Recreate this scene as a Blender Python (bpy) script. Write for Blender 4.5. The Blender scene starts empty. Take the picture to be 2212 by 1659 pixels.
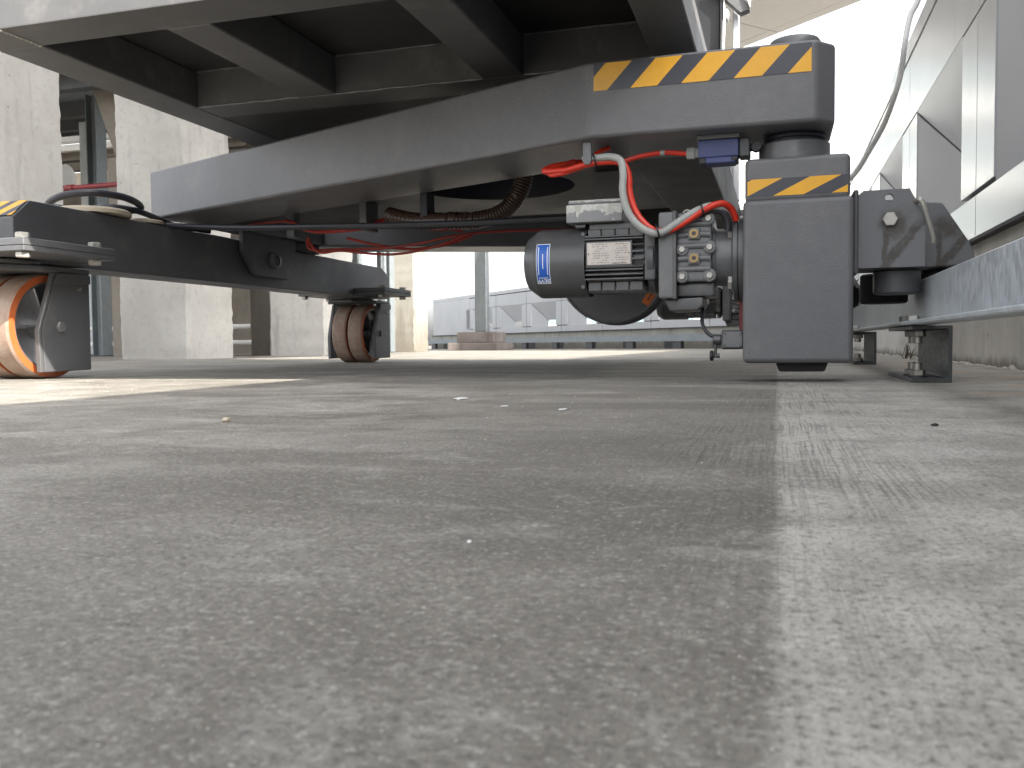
import bpy, bmesh, math, random
from mathutils import Vector, Matrix, Quaternion

random.seed(7)
R = math.radians
scene = bpy.context.scene
C = scene.collection

# ------------------------------------------------------------------ camera
AX = R(16.7)                       # the guide rail runs 16.7 degrees right of the view axis
GM = Matrix.Rotation(-AX, 4, 'Z')  # site frame (x = towards rail, y = along rail) -> world
cam_d = bpy.data.cameras.new('camera')
cam = bpy.data.objects.new('camera', cam_d); C.objects.link(cam)
cam_d.sensor_width = 36.0
cam_d.lens = 36.0 * 1915.0 / 2212.0
cam_d.clip_start = 0.02; cam_d.clip_end = 500.0
cam.matrix_world = (Matrix.Translation((0, 0, 0.09)) @ Matrix.Rotation(math.pi/2 - R(2.66), 4, 'X')
                    @ Matrix.Rotation(R(-0.6), 4, 'Z'))
cam_d.dof.use_dof = True
cam_d.dof.focus_distance = 2.3
cam_d.dof.aperture_fstop = 26.0
scene.camera = cam

# ------------------------------------------------------------------ light
sun_dir = (GM.to_3x3() @ Vector((1.0, -0.57, 0.86))).normalized()
world = bpy.data.worlds.new('World'); scene.world = world
world.use_nodes = True
wn = world.node_tree.nodes; wl = world.node_tree.links
wn.clear()
sky = wn.new('ShaderNodeTexSky'); sky.sky_type = 'NISHITA'; sky.sun_disc = False
sky.sun_elevation = math.asin(sun_dir.z)
sky.sun_rotation = math.atan2(sun_dir.x, sun_dir.y)
sky.air_density = 1.0; sky.dust_density = 4.0; sky.ozone_density = 1.0
hsv = wn.new('ShaderNodeHueSaturation'); hsv.inputs['Saturation'].default_value = 0.22
bg = wn.new('ShaderNodeBackground'); bg.inputs['Strength'].default_value = 0.15
wo = wn.new('ShaderNodeOutputWorld')
wl.new(sky.outputs[0], hsv.inputs['Color']); wl.new(hsv.outputs[0], bg.inputs['Color'])
wl.new(bg.outputs[0], wo.inputs['Surface'])
sd = bpy.data.lights.new('sun', 'SUN'); sd.energy = 3.4; sd.angle = R(0.5); sd.color = (1.0, 0.95, 0.87)
so = bpy.data.objects.new('sun', sd); C.objects.link(so)
so.rotation_mode = 'QUATERNION'; so.rotation_quaternion = sun_dir.to_track_quat('Z', 'Y')
so.location = (3, -2, 8)
scene.view_settings.view_transform = 'Standard'
scene.view_settings.look = 'None'
scene.view_settings.exposure = 2.12
scene.view_settings.gamma = 1.0
scene.view_settings.use_curve_mapping = False

# ------------------------------------------------------------------ materials
MATS = {}
def newmat(name):
    m = bpy.data.materials.new(name); m.use_nodes = True
    nt = m.node_tree; nt.nodes.clear()
    out = nt.nodes.new('ShaderNodeOutputMaterial')
    b = nt.nodes.new('ShaderNodeBsdfPrincipled')
    nt.links.new(b.outputs[0], out.inputs['Surface'])
    MATS[name] = m
    return m, nt, b
def noise(nt, scale, detail=4, rough=0.55, vec=None, dist=0.0):
    n = nt.nodes.new('ShaderNodeTexNoise')
    n.inputs['Scale'].default_value = scale; n.inputs['Detail'].default_value = detail
    n.inputs['Roughness'].default_value = rough; n.inputs['Distortion'].default_value = dist
    if vec is not None: nt.links.new(vec, n.inputs['Vector'])
    return n.outputs['Fac']
def mapr(nt, src, a, b, c=0.0, d=1.0):
    n = nt.nodes.new('ShaderNodeMapRange'); n.interpolation_type = 'SMOOTHSTEP'
    nt.links.new(src, n.inputs['Value'])
    for i, v in zip(('From Min', 'From Max', 'To Min', 'To Max'), (a, b, c, d)): n.inputs[i].default_value = v
    return n.outputs['Result']
def mix(nt, fac, a, b, mode='MIX'):
    n = nt.nodes.new('ShaderNodeMix'); n.data_type = 'RGBA'; n.blend_type = mode
    if isinstance(fac, (int, float)): n.inputs[0].default_value = fac
    else: nt.links.new(fac, n.inputs[0])
    for i, v in ((6, a), (7, b)):
        if isinstance(v, tuple): n.inputs[i].default_value = (v[0], v[1], v[2], 1)
        else: nt.links.new(v, n.inputs[i])
    return n.outputs[2]
def math_(nt, op, a, b=0.0):
    n = nt.nodes.new('ShaderNodeMath'); n.operation = op
    for i, v in ((0, a), (1, b)):
        if isinstance(v, (int, float)): n.inputs[i].default_value = v
        else: nt.links.new(v, n.inputs[i])
    return n.outputs[0]
def coords(nt, kind='Object', scale=None):
    t = nt.nodes.new('ShaderNodeTexCoord'); o = t.outputs[kind]
    if scale:
        m = nt.nodes.new('ShaderNodeMapping'); m.inputs['Scale'].default_value = scale
        nt.links.new(o, m.inputs['Vector']); o = m.outputs[0]
    return o
def worldpos(nt, scale=None):
    g = nt.nodes.new('ShaderNodeNewGeometry'); o = g.outputs['Position']
    if scale:
        m = nt.nodes.new('ShaderNodeMapping'); m.inputs['Scale'].default_value = scale
        nt.links.new(o, m.inputs['Vector']); o = m.outputs[0]
    return o
def bump(nt, b, h, strength=0.3, dist=0.002):
    n = nt.nodes.new('ShaderNodeBump'); n.inputs['Strength'].default_value = strength
    n.inputs['Distance'].default_value = dist
    nt.links.new(h, n.inputs['Height']); nt.links.new(n.outputs[0], b.inputs['Normal'])

def paint(name, col, rough=0.42, var=0.12, orange=0.25, metal=0.0, dust=0.0, dustcol=(0.30, 0.28, 0.25), scuff=0.0):
    m, nt, b = newmat(name)
    p = worldpos(nt)
    n1 = noise(nt, 3.5, 5, 0.6, p); n2 = noise(nt, 45, 3, 0.5, p)
    c = mix(nt, mapr(nt, n1, 0.3, 0.7), tuple(x*(1-var) for x in col), tuple(min(1, x*(1+var)) for x in col))
    c = mix(nt, mapr(nt, n2, 0.35, 0.75, 0, 0.25), c, tuple(x*0.75 for x in col))
    if dust > 0:
        n3 = noise(nt, 9, 6, 0.65, p)
        c = mix(nt, mapr(nt, n3, 0.52, 0.72, 0, dust), c, dustcol)
    nt.links.new(c, b.inputs['Base Color'])
    r = mapr(nt, n1, 0.25, 0.75, rough*0.85, min(1, rough*1.2)); nt.links.new(r, b.inputs['Roughness'])
    b.inputs['Metallic'].default_value = metal
    if scuff > 0:
        n4 = noise(nt, 55, 8, 0.8, worldpos(nt, (1, 1, 0.45)))
        c = mix(nt, mapr(nt, n4, 0.66, 0.72, 0, scuff), c, tuple(min(1, x*2.2) for x in col))
        n5 = noise(nt, 7, 7, 0.7, worldpos(nt, (5, 5, 0.5)))
        c = mix(nt, mapr(nt, n5, 0.55, 0.75, 0, scuff*0.8), c, tuple(x*0.6 for x in col))
        nt.links.new(c, b.inputs['Base Color'])
    if orange > 0: bump(nt, b, noise(nt, 300, 3, 0.55, p), min(1.0, orange*1.6), 0.0011)
    return m
def plain(name, col, rough=0.5, metal=0.0, var=0.08):
    return paint(name, col, rough, var, 0.0, metal)

paint('grey_paint', (0.120, 0.120, 0.125), 0.40, 0.07, 0.5, dust=0.12, scuff=0.18)
paint('dark_paint', (0.085, 0.086, 0.091), 0.45, 0.10, 0.2, dust=0.14, scuff=0.3)
paint('frame_paint', (0.088, 0.087, 0.087), 0.42, 0.10, 0.15, dust=0.18)
paint('motor_paint', (0.082, 0.083, 0.085), 0.30, 0.08, 0.12, dust=0.2, scuff=0.25)
paint('gear_paint', (0.125, 0.127, 0.131), 0.30, 0.12, 0.15, dust=0.3, scuff=0.4)
paint('shaded_underside', (0.028, 0.027, 0.027), 0.5, 0.15, 0.1, dust=0.25, dustcol=(0.10, 0.09, 0.075))  # shade under the machine put into a near-black colour
plain('shaded_red', (0.30, 0.03, 0.02), 0.5)  # red cable colour darkened for the shade under the belly
plain('black', (0.012, 0.012, 0.014), 0.45)
plain('rubber', (0.018, 0.017, 0.016), 0.75)
plain('navy', (0.02, 0.022, 0.035), 0.5)
paint('tape_yellow', (0.72, 0.36, 0.010), 0.38, 0.08, 0.0, dust=0.15, dustcol=(0.40, 0.22, 0.05))
paint('tape_black', (0.028, 0.03, 0.042), 0.35, 0.08, 0.0, dust=0.12, dustcol=(0.10, 0.10, 0.11))
plain('red_cable', (0.62, 0.035, 0.015), 0.35)
plain('grey_cable', (0.33, 0.34, 0.32), 0.4)
plain('black_cable', (0.022, 0.022, 0.028), 0.4)
plain('white_cable', (0.78, 0.78, 0.76), 0.45)
plain('blue_box', (0.045, 0.06, 0.17), 0.45)
plain('zinc', (0.40, 0.385, 0.35), 0.45, 0.7, 0.3)
plain('steel_dark', (0.10, 0.10, 0.10), 0.4, 0.6)
plain('brass', (0.30, 0.21, 0.10), 0.4, 0.8, 0.2)
plain('rim_metal', (0.32, 0.32, 0.33), 0.38, 0.75)
plain('sticker_blue', (0.015, 0.10, 0.42), 0.35)
plain('sticker_white', (0.75, 0.77, 0.80), 0.4)
plain('sticker_orange', (0.60, 0.14, 0.02), 0.45)
plain('nameplate', (0.52, 0.47, 0.43), 0.42, 0.35, 0.15)
plain('print_dark', (0.06, 0.05, 0.05), 0.6)
plain('print_faint', (0.24, 0.20, 0.18), 0.6)
plain('red_paint', (0.16, 0.012, 0.016), 0.45)
plain('window_glass', (0.20, 0.27, 0.29), 0.2)
plain('joint_dark', (0.05, 0.05, 0.055), 0.7)
plain('white_plastic', (0.7, 0.69, 0.66), 0.5)
paint('beige_cap', (0.42, 0.36, 0.27), 0.6, 0.12, 0.1)
paint('canopy_white', (0.30, 0.30, 0.295), 0.55, 0.05, 0.0)
paint('building_white', (0.74, 0.73, 0.70), 0.6, 0.06, 0.0)
paint('tyre_side', (0.46, 0.11, 0.03), 0.5, 0.12, 0.2, dust=0.25)

def tread():
    m, nt, b = newmat('tyre_tread')
    p = worldpos(nt)
    n = noise(nt, 25, 5, 0.65, p); n2 = noise(nt, 160, 3, 0.6, p)
    c = mix(nt, mapr(nt, n, 0.35, 0.7), (0.26, 0.165, 0.12), (0.32, 0.25, 0.195))
    c = mix(nt, mapr(nt, n2, 0.5, 0.75, 0, 0.5), c, (0.20, 0.17, 0.14))
    nt.links.new(c, b.inputs['Base Color']); b.inputs['Roughness'].default_value = 0.75
    bump(nt, b, n2, 0.4, 0.001)
tread()
def flaked():
    m, nt, b = newmat('flaked_box')
    p = worldpos(nt, (1, 1, 1)); n = noise(nt, 38, 5, 0.7, p, 0.4)
    t = coords(nt, 'Generated'); s = nt.nodes.new('ShaderNodeSeparateXYZ'); nt.links.new(t, s.inputs[0])
    top = mapr(nt, s.outputs[2], 0.2, 0.9, -0.16, 0.16)
    f = mapr(nt, math_(nt, 'ADD', n, top), 0.50, 0.53)
    c = mix(nt, f, (0.22, 0.225, 0.23), mix(nt, mapr(nt, noise(nt, 90, 4, 0.6, p), 0.35, 0.65), (0.40, 0.40, 0.36), (0.58, 0.58, 0.55)))
    nt.links.new(c, b.inputs['Base Color']); b.inputs['Roughness'].default_value = 0.5
    bump(nt, b, f, -0.4, 0.001)
flaked()
def stained():
    # roller bracket paint with the oily runs below the bolt
    m, nt, b = newmat('stained_paint')
    t = coords(nt, 'Object'); s = nt.nodes.new('ShaderNodeSeparateXYZ'); nt.links.new(t, s.inputs[0])
    p = worldpos(nt)
    nz = noise(nt, 30, 5, 0.65, p)
    dx = math_(nt, 'ABSOLUTE', math_(nt, 'SUBTRACT', s.outputs[0], 0.004))
    dz = math_(nt, 'SUBTRACT', s.outputs[2], 0.012)
    rad = math_(nt, 'POWER', math_(nt, 'ADD', math_(nt, 'POWER', dx, 2.0), math_(nt, 'POWER', dz, 2.0)), 0.5)
    halo = mapr(nt, math_(nt, 'ADD', rad, math_(nt, 'MULTIPLY', math_(nt, 'SUBTRACT', nz, 0.5), 0.06)), 0.012, 0.042, 1, 0)
    run1 = mapr(nt, math_(nt, 'ABSOLUTE', math_(nt, 'ADD', s.outputs[0], math_(nt, 'MULTIPLY', nz, 0.02))), 0.003, 0.008, 1, 0)
    slant = math_(nt, 'ADD', math_(nt, 'SUBTRACT', s.outputs[0], 0.062), math_(nt, 'MULTIPLY', s.outputs[2], -0.75))
    run2 = mapr(nt, math_(nt, 'ABSOLUTE', math_(nt, 'ADD', slant, math_(nt, 'MULTIPLY', nz, 0.03))), 0.006, 0.016, 1, 0)
    below = mapr(nt, s.outputs[2], -0.005, 0.03, 1, 0)
    f = math_(nt, 'MAXIMUM', halo, math_(nt, 'MULTIPLY', math_(nt, 'MAXIMUM', run1, run2), below))
    f = math_(nt, 'MULTIPLY', f, mapr(nt, noise(nt, 80, 3, 0.6, p), 0.2, 0.6, 0.45, 0.95))
    c = mix(nt, f, (0.125, 0.127, 0.132), (0.045, 0.038, 0.03))
    nt.links.new(c, b.inputs['Base Color']); b.inputs['Roughness'].default_value = 0.42
    bump(nt, b, noise(nt, 420, 2, 0.5, p), 0.35, 0.0006)
stained()
def galv(name, col, streak):
    m, nt, b = newmat(name)
    o = worldpos(nt)
    mp = nt.nodes.new('ShaderNodeMapping'); mp.inputs['Rotation'].default_value = (0, 0, AX)
    mp.inputs['Scale'].default_value = (85, 85, 85/streak); nt.links.new(o, mp.inputs['Vector'])
    v = nt.nodes.new('ShaderNodeTexVoronoi'); v.inputs['Scale'].default_value = 3.0
    nt.links.new(mp.outputs[0], v.inputs['Vector'])
    g = nt.nodes.new('ShaderNodeRGBToBW'); nt.links.new(v.outputs['Color'], g.inputs[0])
    n = noise(nt, 6, 5, 0.6, o)
    c = mix(nt, mapr(nt, g.outputs[0], 0.15, 0.85), tuple(x*0.82 for x in col), tuple(min(1, x*1.16) for x in col))
    c = mix(nt, mapr(nt, n, 0.35, 0.7, 0, 0.45), c, tuple(x*0.7 for x in col))
    nt.links.new(c, b.inputs['Base Color']); b.inputs['Metallic'].default_value = 0.35
    nt.links.new(mapr(nt, g.outputs[0], 0, 1, 0.35, 0.6), b.inputs['Roughness'])
galv('galvanised', (0.47, 0.50, 0.52), 4.0)
galv('dark_galv', (0.20, 0.222, 0.23), 3.0)  # darker galvanised tone for posts and ladder
galv('foot_steel', (0.07, 0.073, 0.075), 2.0)

def concrete(name, c1, c2, dirt=0.5, holes=True, zdirt=None, scale=1.0):
    m, nt, b = newmat(name)
    p = worldpos(nt)
    n1 = noise(nt, 1.6*scale, 7, 0.62, p); n2 = noise(nt, 22*scale, 5, 0.65, p)
    vp = worldpos(nt, (6, 6, 0.9)); n3 = noise(nt, 1.5*scale, 6, 0.65, vp)
    c = mix(nt, mapr(nt, n1, 0.3, 0.7), c1, c2)
    c = mix(nt, mapr(nt, n2, 0.5, 0.72, 0, 0.35), c, tuple(x*0.68 for x in c1))
    c = mix(nt, mapr(nt, n3, 0.52, 0.72, 0, dirt), c, tuple(x*0.45 for x in c1))
    h = n2
    if holes:
        v = nt.nodes.new('ShaderNodeTexVoronoi'); v.inputs['Scale'].default_value = 9*scale
        nt.links.new(p, v.inputs['Vector'])
        hole = mapr(nt, v.outputs['Distance'], 0.035, 0.075, 1, 0)
        c = mix(nt, math_(nt, 'MULTIPLY', hole, 0.65), c, (0.12, 0.11, 0.10))
    if zdirt:
        s = nt.nodes.new('ShaderNodeSeparateXYZ'); nt.links.new(p, s.inputs[0])
        zz = math_(nt, 'ADD', s.outputs[2], math_(nt, 'MULTIPLY', math_(nt, 'SUBTRACT', n3, 0.5), zdirt*2.2))
        c = mix(nt, mapr(nt, zz, 0.0, zdirt, 0.75, 0), c, (0.11, 0.095, 0.07))
    nt.links.new(c, b.inputs['Base Color']); b.inputs['Roughness'].default_value = 0.85
    bump(nt, b, h, 0.35, 0.004)
concrete('column_concrete', (0.36, 0.345, 0.32), (0.47, 0.455, 0.425), 0.4)
concrete('wall_concrete', (0.125, 0.108, 0.088), (0.175, 0.155, 0.13), 0.3)  # darkened so the roof's shade is in the colour
concrete('dirty_column', (0.20, 0.19, 0.165), (0.26, 0.25, 0.22), 0.6, zdirt=0.6)
concrete('upstand_concrete', (0.54, 0.52, 0.48), (0.68, 0.66, 0.62), 0.3, zdirt=0.04)
concrete('dirty_upstand', (0.33, 0.32, 0.28), (0.42, 0.41, 0.37), 0.85, zdirt=0.25)
concrete('plinth_brick', (0.10, 0.08, 0.072), (0.17, 0.15, 0.14), 0.5, holes=False)
concrete('chip', (0.42, 0.40, 0.35), (0.55, 0.52, 0.46), 0.2, holes=False)

def floor_mat():
    m, nt, b = newmat('floor_concrete')
    o = coords(nt, 'Object'); s = nt.nodes.new('ShaderNodeSeparateXYZ'); nt.links.new(o, s.inputs[0])
    X, Y = s.outputs[0], s.outputs[1]
    nL = noise(nt, 1.6, 6, 0.6, o, 0.3); nM = noise(nt, 9, 9, 0.72, o, 0.3)
    nS = noise(nt, 95, 4, 0.7, o); nF = noise(nt, 300, 4, 0.72, o); nG = noise(nt, 1100, 3, 0.7, o)
    c = mix(nt, mapr(nt, nM, 0.34, 0.66), (0.195, 0.178, 0.152), (0.335, 0.314, 0.278))
    c = mix(nt, mapr(nt, nL, 0.40, 0.60), mix(nt, 1.0, c, (0.74, 0.725, 0.70), 'MULTIPLY'), c)
    # older pour stained dark towards the pour joint (x = 0)
    jx = math_(nt, 'ADD', X, math_(nt, 'MULTIPLY', math_(nt, 'SUBTRACT', noise(nt, 70, 5, 0.7, o), 0.5), 0.016))
    left = mapr(nt, jx, -0.005, 0.005, 1, 0)
    patch = math_(nt, 'MULTIPLY', mapr(nt, X, -0.55, -0.08), left)
    patch = math_(nt, 'MULTIPLY', patch, mapr(nt, math_(nt, 'ADD', nL, math_(nt, 'MULTIPLY', nM, 0.8)), 0.78, 1.02, 0.2, 1.0))
    c = mix(nt, math_(nt, 'MULTIPLY', patch, 0.7), c, (0.12, 0.106, 0.084))
    pale = math_(nt, 'MULTIPLY', math_(nt, 'SUBTRACT', 1.0, left), mapr(nt, nM, 0.3, 0.62, 0.3, 0.8))
    c = mix(nt, pale, c, (0.49, 0.463, 0.415))
    # fine broom lines that follow the joint for a hand's width either side
    wob = math_(nt, 'ADD', X, math_(nt, 'MULTIPLY', noise(nt, 2.2, 3, 0.5, o), 0.012))
    cx = nt.nodes.new('ShaderNodeCombineXYZ'); nt.links.new(wob, cx.inputs[0]); nt.links.new(Y, cx.inputs[1])
    br = nt.nodes.new('ShaderNodeMapping'); br.inputs['Scale'].default_value = (330, 5.0, 1); nt.links.new(cx.outputs[0], br.inputs['Vector'])
    nB = noise(nt, 1.0, 5, 0.7, br.outputs[0], 0.2)
    near = math_(nt, 'MULTIPLY', mapr(nt, math_(nt, 'ABSOLUTE', math_(nt, 'SUBTRACT', X, 0.0)), 0.04, 0.20, 1, 0.12),
                 math_(nt, 'MULTIPLY', mapr(nt, noise(nt, 5.0, 4, 0.6, o), 0.40, 0.6, 0.3, 1), mapr(nt, Y, 0.30, 0.7, 0.3, 1.0)))
    line = math_(nt, 'MULTIPLY', mapr(nt, nB, 0.50, 0.62), near)
    c = mix(nt, math_(nt, 'MULTIPLY', line, 0.5), c, (0.13, 0.12, 0.10))
    # broad water stains, longer across the fall than along it
    st2 = nt.nodes.new('ShaderNodeMapping'); st2.inputs['Scale'].default_value = (2.6, 5.5, 1); st2.inputs['Rotation'].default_value = (0, 0, 0.35); nt.links.new(o, st2.inputs['Vector'])
    bl2 = noise(nt, 1.0, 8, 0.66, st2.outputs[0], 0.7)
    keep = math_(nt, 'ADD', 0.35, math_(nt, 'MULTIPLY', left, 0.65))
    c = mix(nt, math_(nt, 'MULTIPLY', mapr(nt, bl2, 0.49, 0.60, 0, 0.66), keep), c, (0.118, 0.105, 0.085))
    for (ex, ey, rx_, ry_, amt) in ((-0.21, 0.50, 0.26, 0.085, 0.62), (-0.07, 0.43, 0.13, 0.10, 0.6), (-0.12, 0.80, 0.20, 0.10, 0.45), (-0.55, 0.62, 0.25, 0.06, 0.5), (0.16, 0.62, 0.05, 0.05, 0.3)):
        qx = math_(nt, 'POWER', math_(nt, 'DIVIDE', math_(nt, 'SUBTRACT', X, ex), rx_), 2.0); qy = math_(nt, 'POWER', math_(nt, 'DIVIDE', math_(nt, 'SUBTRACT', Y, ey), ry_), 2.0)
        q = math_(nt, 'ADD', math_(nt, 'ADD', qx, qy), math_(nt, 'MULTIPLY', math_(nt, 'SUBTRACT', noise(nt, 11, 7, 0.7, o, 0.5), 0.5), 5.0))
        f = mapr(nt, q, 0.0, 1.5, amt, 0)
        c = mix(nt, math_(nt, 'MULTIPLY', f, left) if ex < 0 else f, c, (0.110, 0.098, 0.078))
    c = mix(nt, mapr(nt, bl2, 0.45, 0.33, 0, 0.5), c, (0.45, 0.43, 0.385))
    edge = math_(nt, 'ABSOLUTE', math_(nt, 'SUBTRACT', bl2, 0.47))
    c = mix(nt, mapr(nt, edge, 0.004, 0.0, 0, 0.22), c, (0.50, 0.48, 0.43))
    blot = noise(nt, 14, 6, 0.7, o, 0.9)
    c = mix(nt, mapr(nt, blot, 0.54, 0.66, 0, 0.45), c, (0.13, 0.12, 0.10))
    c = mix(nt, mapr(nt, blot, 0.42, 0.30, 0, 0.3), c, (0.47, 0.45, 0.40))
    # sand and aggregate grain
    c = mix(nt, mapr(nt, nS, 0.52, 0.68, 0, 0.45), c, (0.105, 0.096, 0.080))
    c = mix(nt, mapr(nt, nS, 0.46, 0.36, 0, 0.18), c, (0.50, 0.475, 0.415))
    c = mix(nt, mapr(nt, nF, 0.52, 0.64, 0, 0.75), c, (0.075, 0.070, 0.062))
    c = mix(nt, mapr(nt, nF, 0.45, 0.34, 0, 0.45), c, (0.60, 0.57, 0.51))
    c = mix(nt, mapr(nt, nG, 0.52, 0.60, 0, 0.5), c, (0.10, 0.094, 0.083))
    v = nt.nodes.new('ShaderNodeTexVoronoi'); v.inputs['Scale'].default_value = 62; nt.links.new(o, v.inputs['Vector'])
    dsp = math_(nt, 'ADD', v.outputs['Distance'], math_(nt, 'MULTIPLY', math_(nt, 'SUBTRACT', nF, 0.5), 0.4))
    sp = math_(nt, 'MULTIPLY', mapr(nt, dsp, 0.06, 0.18, 1, 0), mapr(nt, noise(nt, 16, 3, 0.6, o), 0.46, 0.58))
    c = mix(nt, math_(nt, 'MULTIPLY', sp, 0.4), c, (0.07, 0.065, 0.058))
    rust = math_(nt, 'MULTIPLY', mapr(nt, X, 0.20, 0.34), mapr(nt, noise(nt, 5.5, 5, 0.6, o), 0.48, 0.64, 0, 0.5))
    c = mix(nt, rust, c, (0.38, 0.28, 0.18))
    nt.links.new(c, b.inputs['Base Color'])
    nt.links.new(mapr(nt, nM, 0.3, 0.7, 0.6, 0.85), b.inputs['Roughness'])
    h = math_(nt, 'ADD', math_(nt, 'MULTIPLY', nF, 0.5), math_(nt, 'MULTIPLY', nS, 0.8))
    h = math_(nt, 'SUBTRACT', h, math_(nt, 'ADD', math_(nt, 'MULTIPLY', line, 0.4), math_(nt, 'MULTIPLY', sp, 0.35)))
    bump(nt, b, h, 0.8, 0.0022)
floor_mat()
def panel_mat():
    m, nt, b = newmat('white_panel')
    p = worldpos(nt); n = noise(nt, 1.1, 3, 0.5, p)
    n2 = noise(nt, 1.2, 5, 0.65, worldpos(nt, (5, 5, 0.8)))
    c = mix(nt, mapr(nt, n, 0.3, 0.7), (0.43, 0.44, 0.455), (0.48, 0.487, 0.50))
    c = mix(nt, mapr(nt, n2, 0.55, 0.75, 0, 0.18), c, (0.27, 0.265, 0.255))
    nt.links.new(c, b.inputs['Base Color']); b.inputs['Roughness'].default_value = 0.22
    bump(nt, b, n, 0.15, 0.02)
panel_mat()
def hose_mat():
    m, nt, b = newmat('brown_hose')
    b.inputs['Base Color'].default_value = (0.055, 0.032, 0.024, 1); b.inputs['Roughness'].default_value = 0.3
hose_mat()
paint('roof_sheet', (0.22, 0.245, 0.26), 0.4, 0.1, 0.0, metal=0.4)
M = lambda n: MATS[n]

# ------------------------------------------------------------------ geometry helpers (site frame x, y, z)
def bevel_bm(b, w, seg=2):
    if w > 0:
        bmesh.ops.bevel(b, geom=list(b.edges), offset=w, segments=seg, profile=0.5, affect='EDGES', clamp_overlap=True)
class MB:
    def __init__(s): s.bm = bmesh.new(); s.mi = 0
    def add(s, b):
        me = bpy.data.meshes.new('t'); 
        for f in b.faces: f.material_index = s.mi
        b.to_mesh(me); b.free(); s.bm.from_mesh(me); bpy.data.meshes.remove(me)
        return s
    def box(s, x0, x1, y0, y1, z0, z1, bev=0, seg=2):
        b = bmesh.new(); bmesh.ops.create_cube(b, size=1)
        for v in b.verts:
            v.co = Vector((x0 + (v.co.x+.5)*(x1-x0), y0 + (v.co.y+.5)*(y1-y0), z0 + (v.co.z+.5)*(z1-z0)))
        bevel_bm(b, bev, seg); return s.add(b)
    def prism(s, pts, a0, a1, axis='z', bev=0, seg=2):
        b = bmesh.new()
        def P(p, a):
            return {'z': (p[0], p[1], a), 'y': (p[0], a, p[1]), 'x': (a, p[0], p[1])}[axis]
        lo = [b.verts.new(P(p, a0)) for p in pts]; hi = [b.verts.new(P(p, a1)) for p in pts]
        n = len(pts); b.faces.new(lo[::-1]); b.faces.new(hi)
        for i in range(n): b.faces.new((lo[i], lo[(i+1) % n], hi[(i+1) % n], hi[i]))
        bmesh.ops.recalc_face_normals(b, faces=list(b.faces)); bevel_bm(b, bev, seg); return s.add(b)
    def poly(s, pts, th=0.004):
        # a sheet through 3-D points, given a real thickness
        b = bmesh.new(); vs = [b.verts.new(p) for p in pts]; f = b.faces.new(vs); f.normal_update()
        n = f.normal.copy(); r = bmesh.ops.extrude_face_region(b, geom=[f])
        for v in r['geom']:
            if isinstance(v, bmesh.types.BMVert): v.co -= n*th
        bmesh.ops.recalc_face_normals(b, faces=list(b.faces)); return s.add(b)
    def lathe(s, prof, org, axis='z', seg=32, closed_ends=True):
        b = bmesh.new(); rings = []
        for r, t in prof:
            ring = []
            for k in range(seg):
                a = 2*math.pi*k/seg; c, d = r*math.cos(a), r*math.sin(a)
                p = {'z': (c, d, t), 'y': (c, t, d), 'x': (t, c, d)}[axis]
                ring.append(b.verts.new((org[0]+p[0], org[1]+p[1], org[2]+p[2])))
            rings.append(ring)
        for i in range(len(rings)-1):
            for k in range(seg):
                b.faces.new((rings[i][k], rings[i][(k+1) % seg], rings[i+1][(k+1) % seg], rings[i+1][k]))
        if closed_ends: b.faces.new(rings[0][::-1]); b.faces.new(rings[-1])
        else:
            for k in range(seg): b.faces.new((rings[-1][k], rings[-1][(k+1) % seg], rings[0][(k+1) % seg], rings[0][k]))
        bmesh.ops.recalc_face_normals(b, faces=list(b.faces)); return s.add(b)
    def cyl(s, org, axis, r, t0, t1, seg=24, ch=0.0):
        if ch > 0: return s.lathe([(r-ch, t0), (r, t0+ch), (r, t1-ch), (r-ch, t1)], org, axis, seg)
        return s.lathe([(r, t0), (r, t1)], org, axis, seg)
    def tube(s, pts, r, seg=10, sub=8, closed=False):
        P = [Vector(p) for p in pts]; n = len(P); path = []
        if n == 2 and not closed: path = P
        else:
            rng = n if closed else n-1
            for i in range(rng):
                g = (lambda k: P[k % n]) if closed else (lambda k: P[max(0, min(n-1, k))])
                a, b_, c, d = g(i-1), g(i), g(i+1), g(i+2)
                for k in range(sub):
                    t = k/sub
                    path.append(0.5*((2*b_) + (c-a)*t + (2*a-5*b_+4*c-d)*t*t + (3*b_-a-3*c+d)*t**3))
            if not closed: path.append(P[-1])
        b = bmesh.new(); rings = []; m = len(path); up = None
        for i in range(m):
            if closed: tg = path[(i+1) % m]-path[i-1]
            else: tg = path[min(m-1, i+1)]-path[max(0, i-1)]
            tg.normalize()
            if up is None: up = tg.orthogonal().normalized()
            up = (up - tg*up.dot(tg)).normalized(); sd_ = tg.cross(up)
            rad = r(i/(m-1)) if callable(r) else r
            rings.append([b.verts.new(path[i] + (up*math.cos(2*math.pi*k/seg) + sd_*math.sin(2*math.pi*k/seg))*rad) for k in range(seg)])
        for i in range(m if closed else m-1):
            A, B_ = rings[i], rings[(i+1) % m]
            for k in range(seg): b.faces.new((A[k], A[(k+1) % seg], B_[(k+1) % seg], B_[k]))
        if not closed: b.faces.new(rings[0][::-1]); b.faces.new(rings[-1])
        bmesh.ops.recalc_face_normals(b, faces=list(b.faces)); return s.add(b)
    def hexnut(s, org, axis, r, t0, t1):
        return s.lathe([(r*0.88, t0), (r, t0+r*0.12), (r, t1-r*0.12), (r*0.88, t1)], org, axis, 6)
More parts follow.
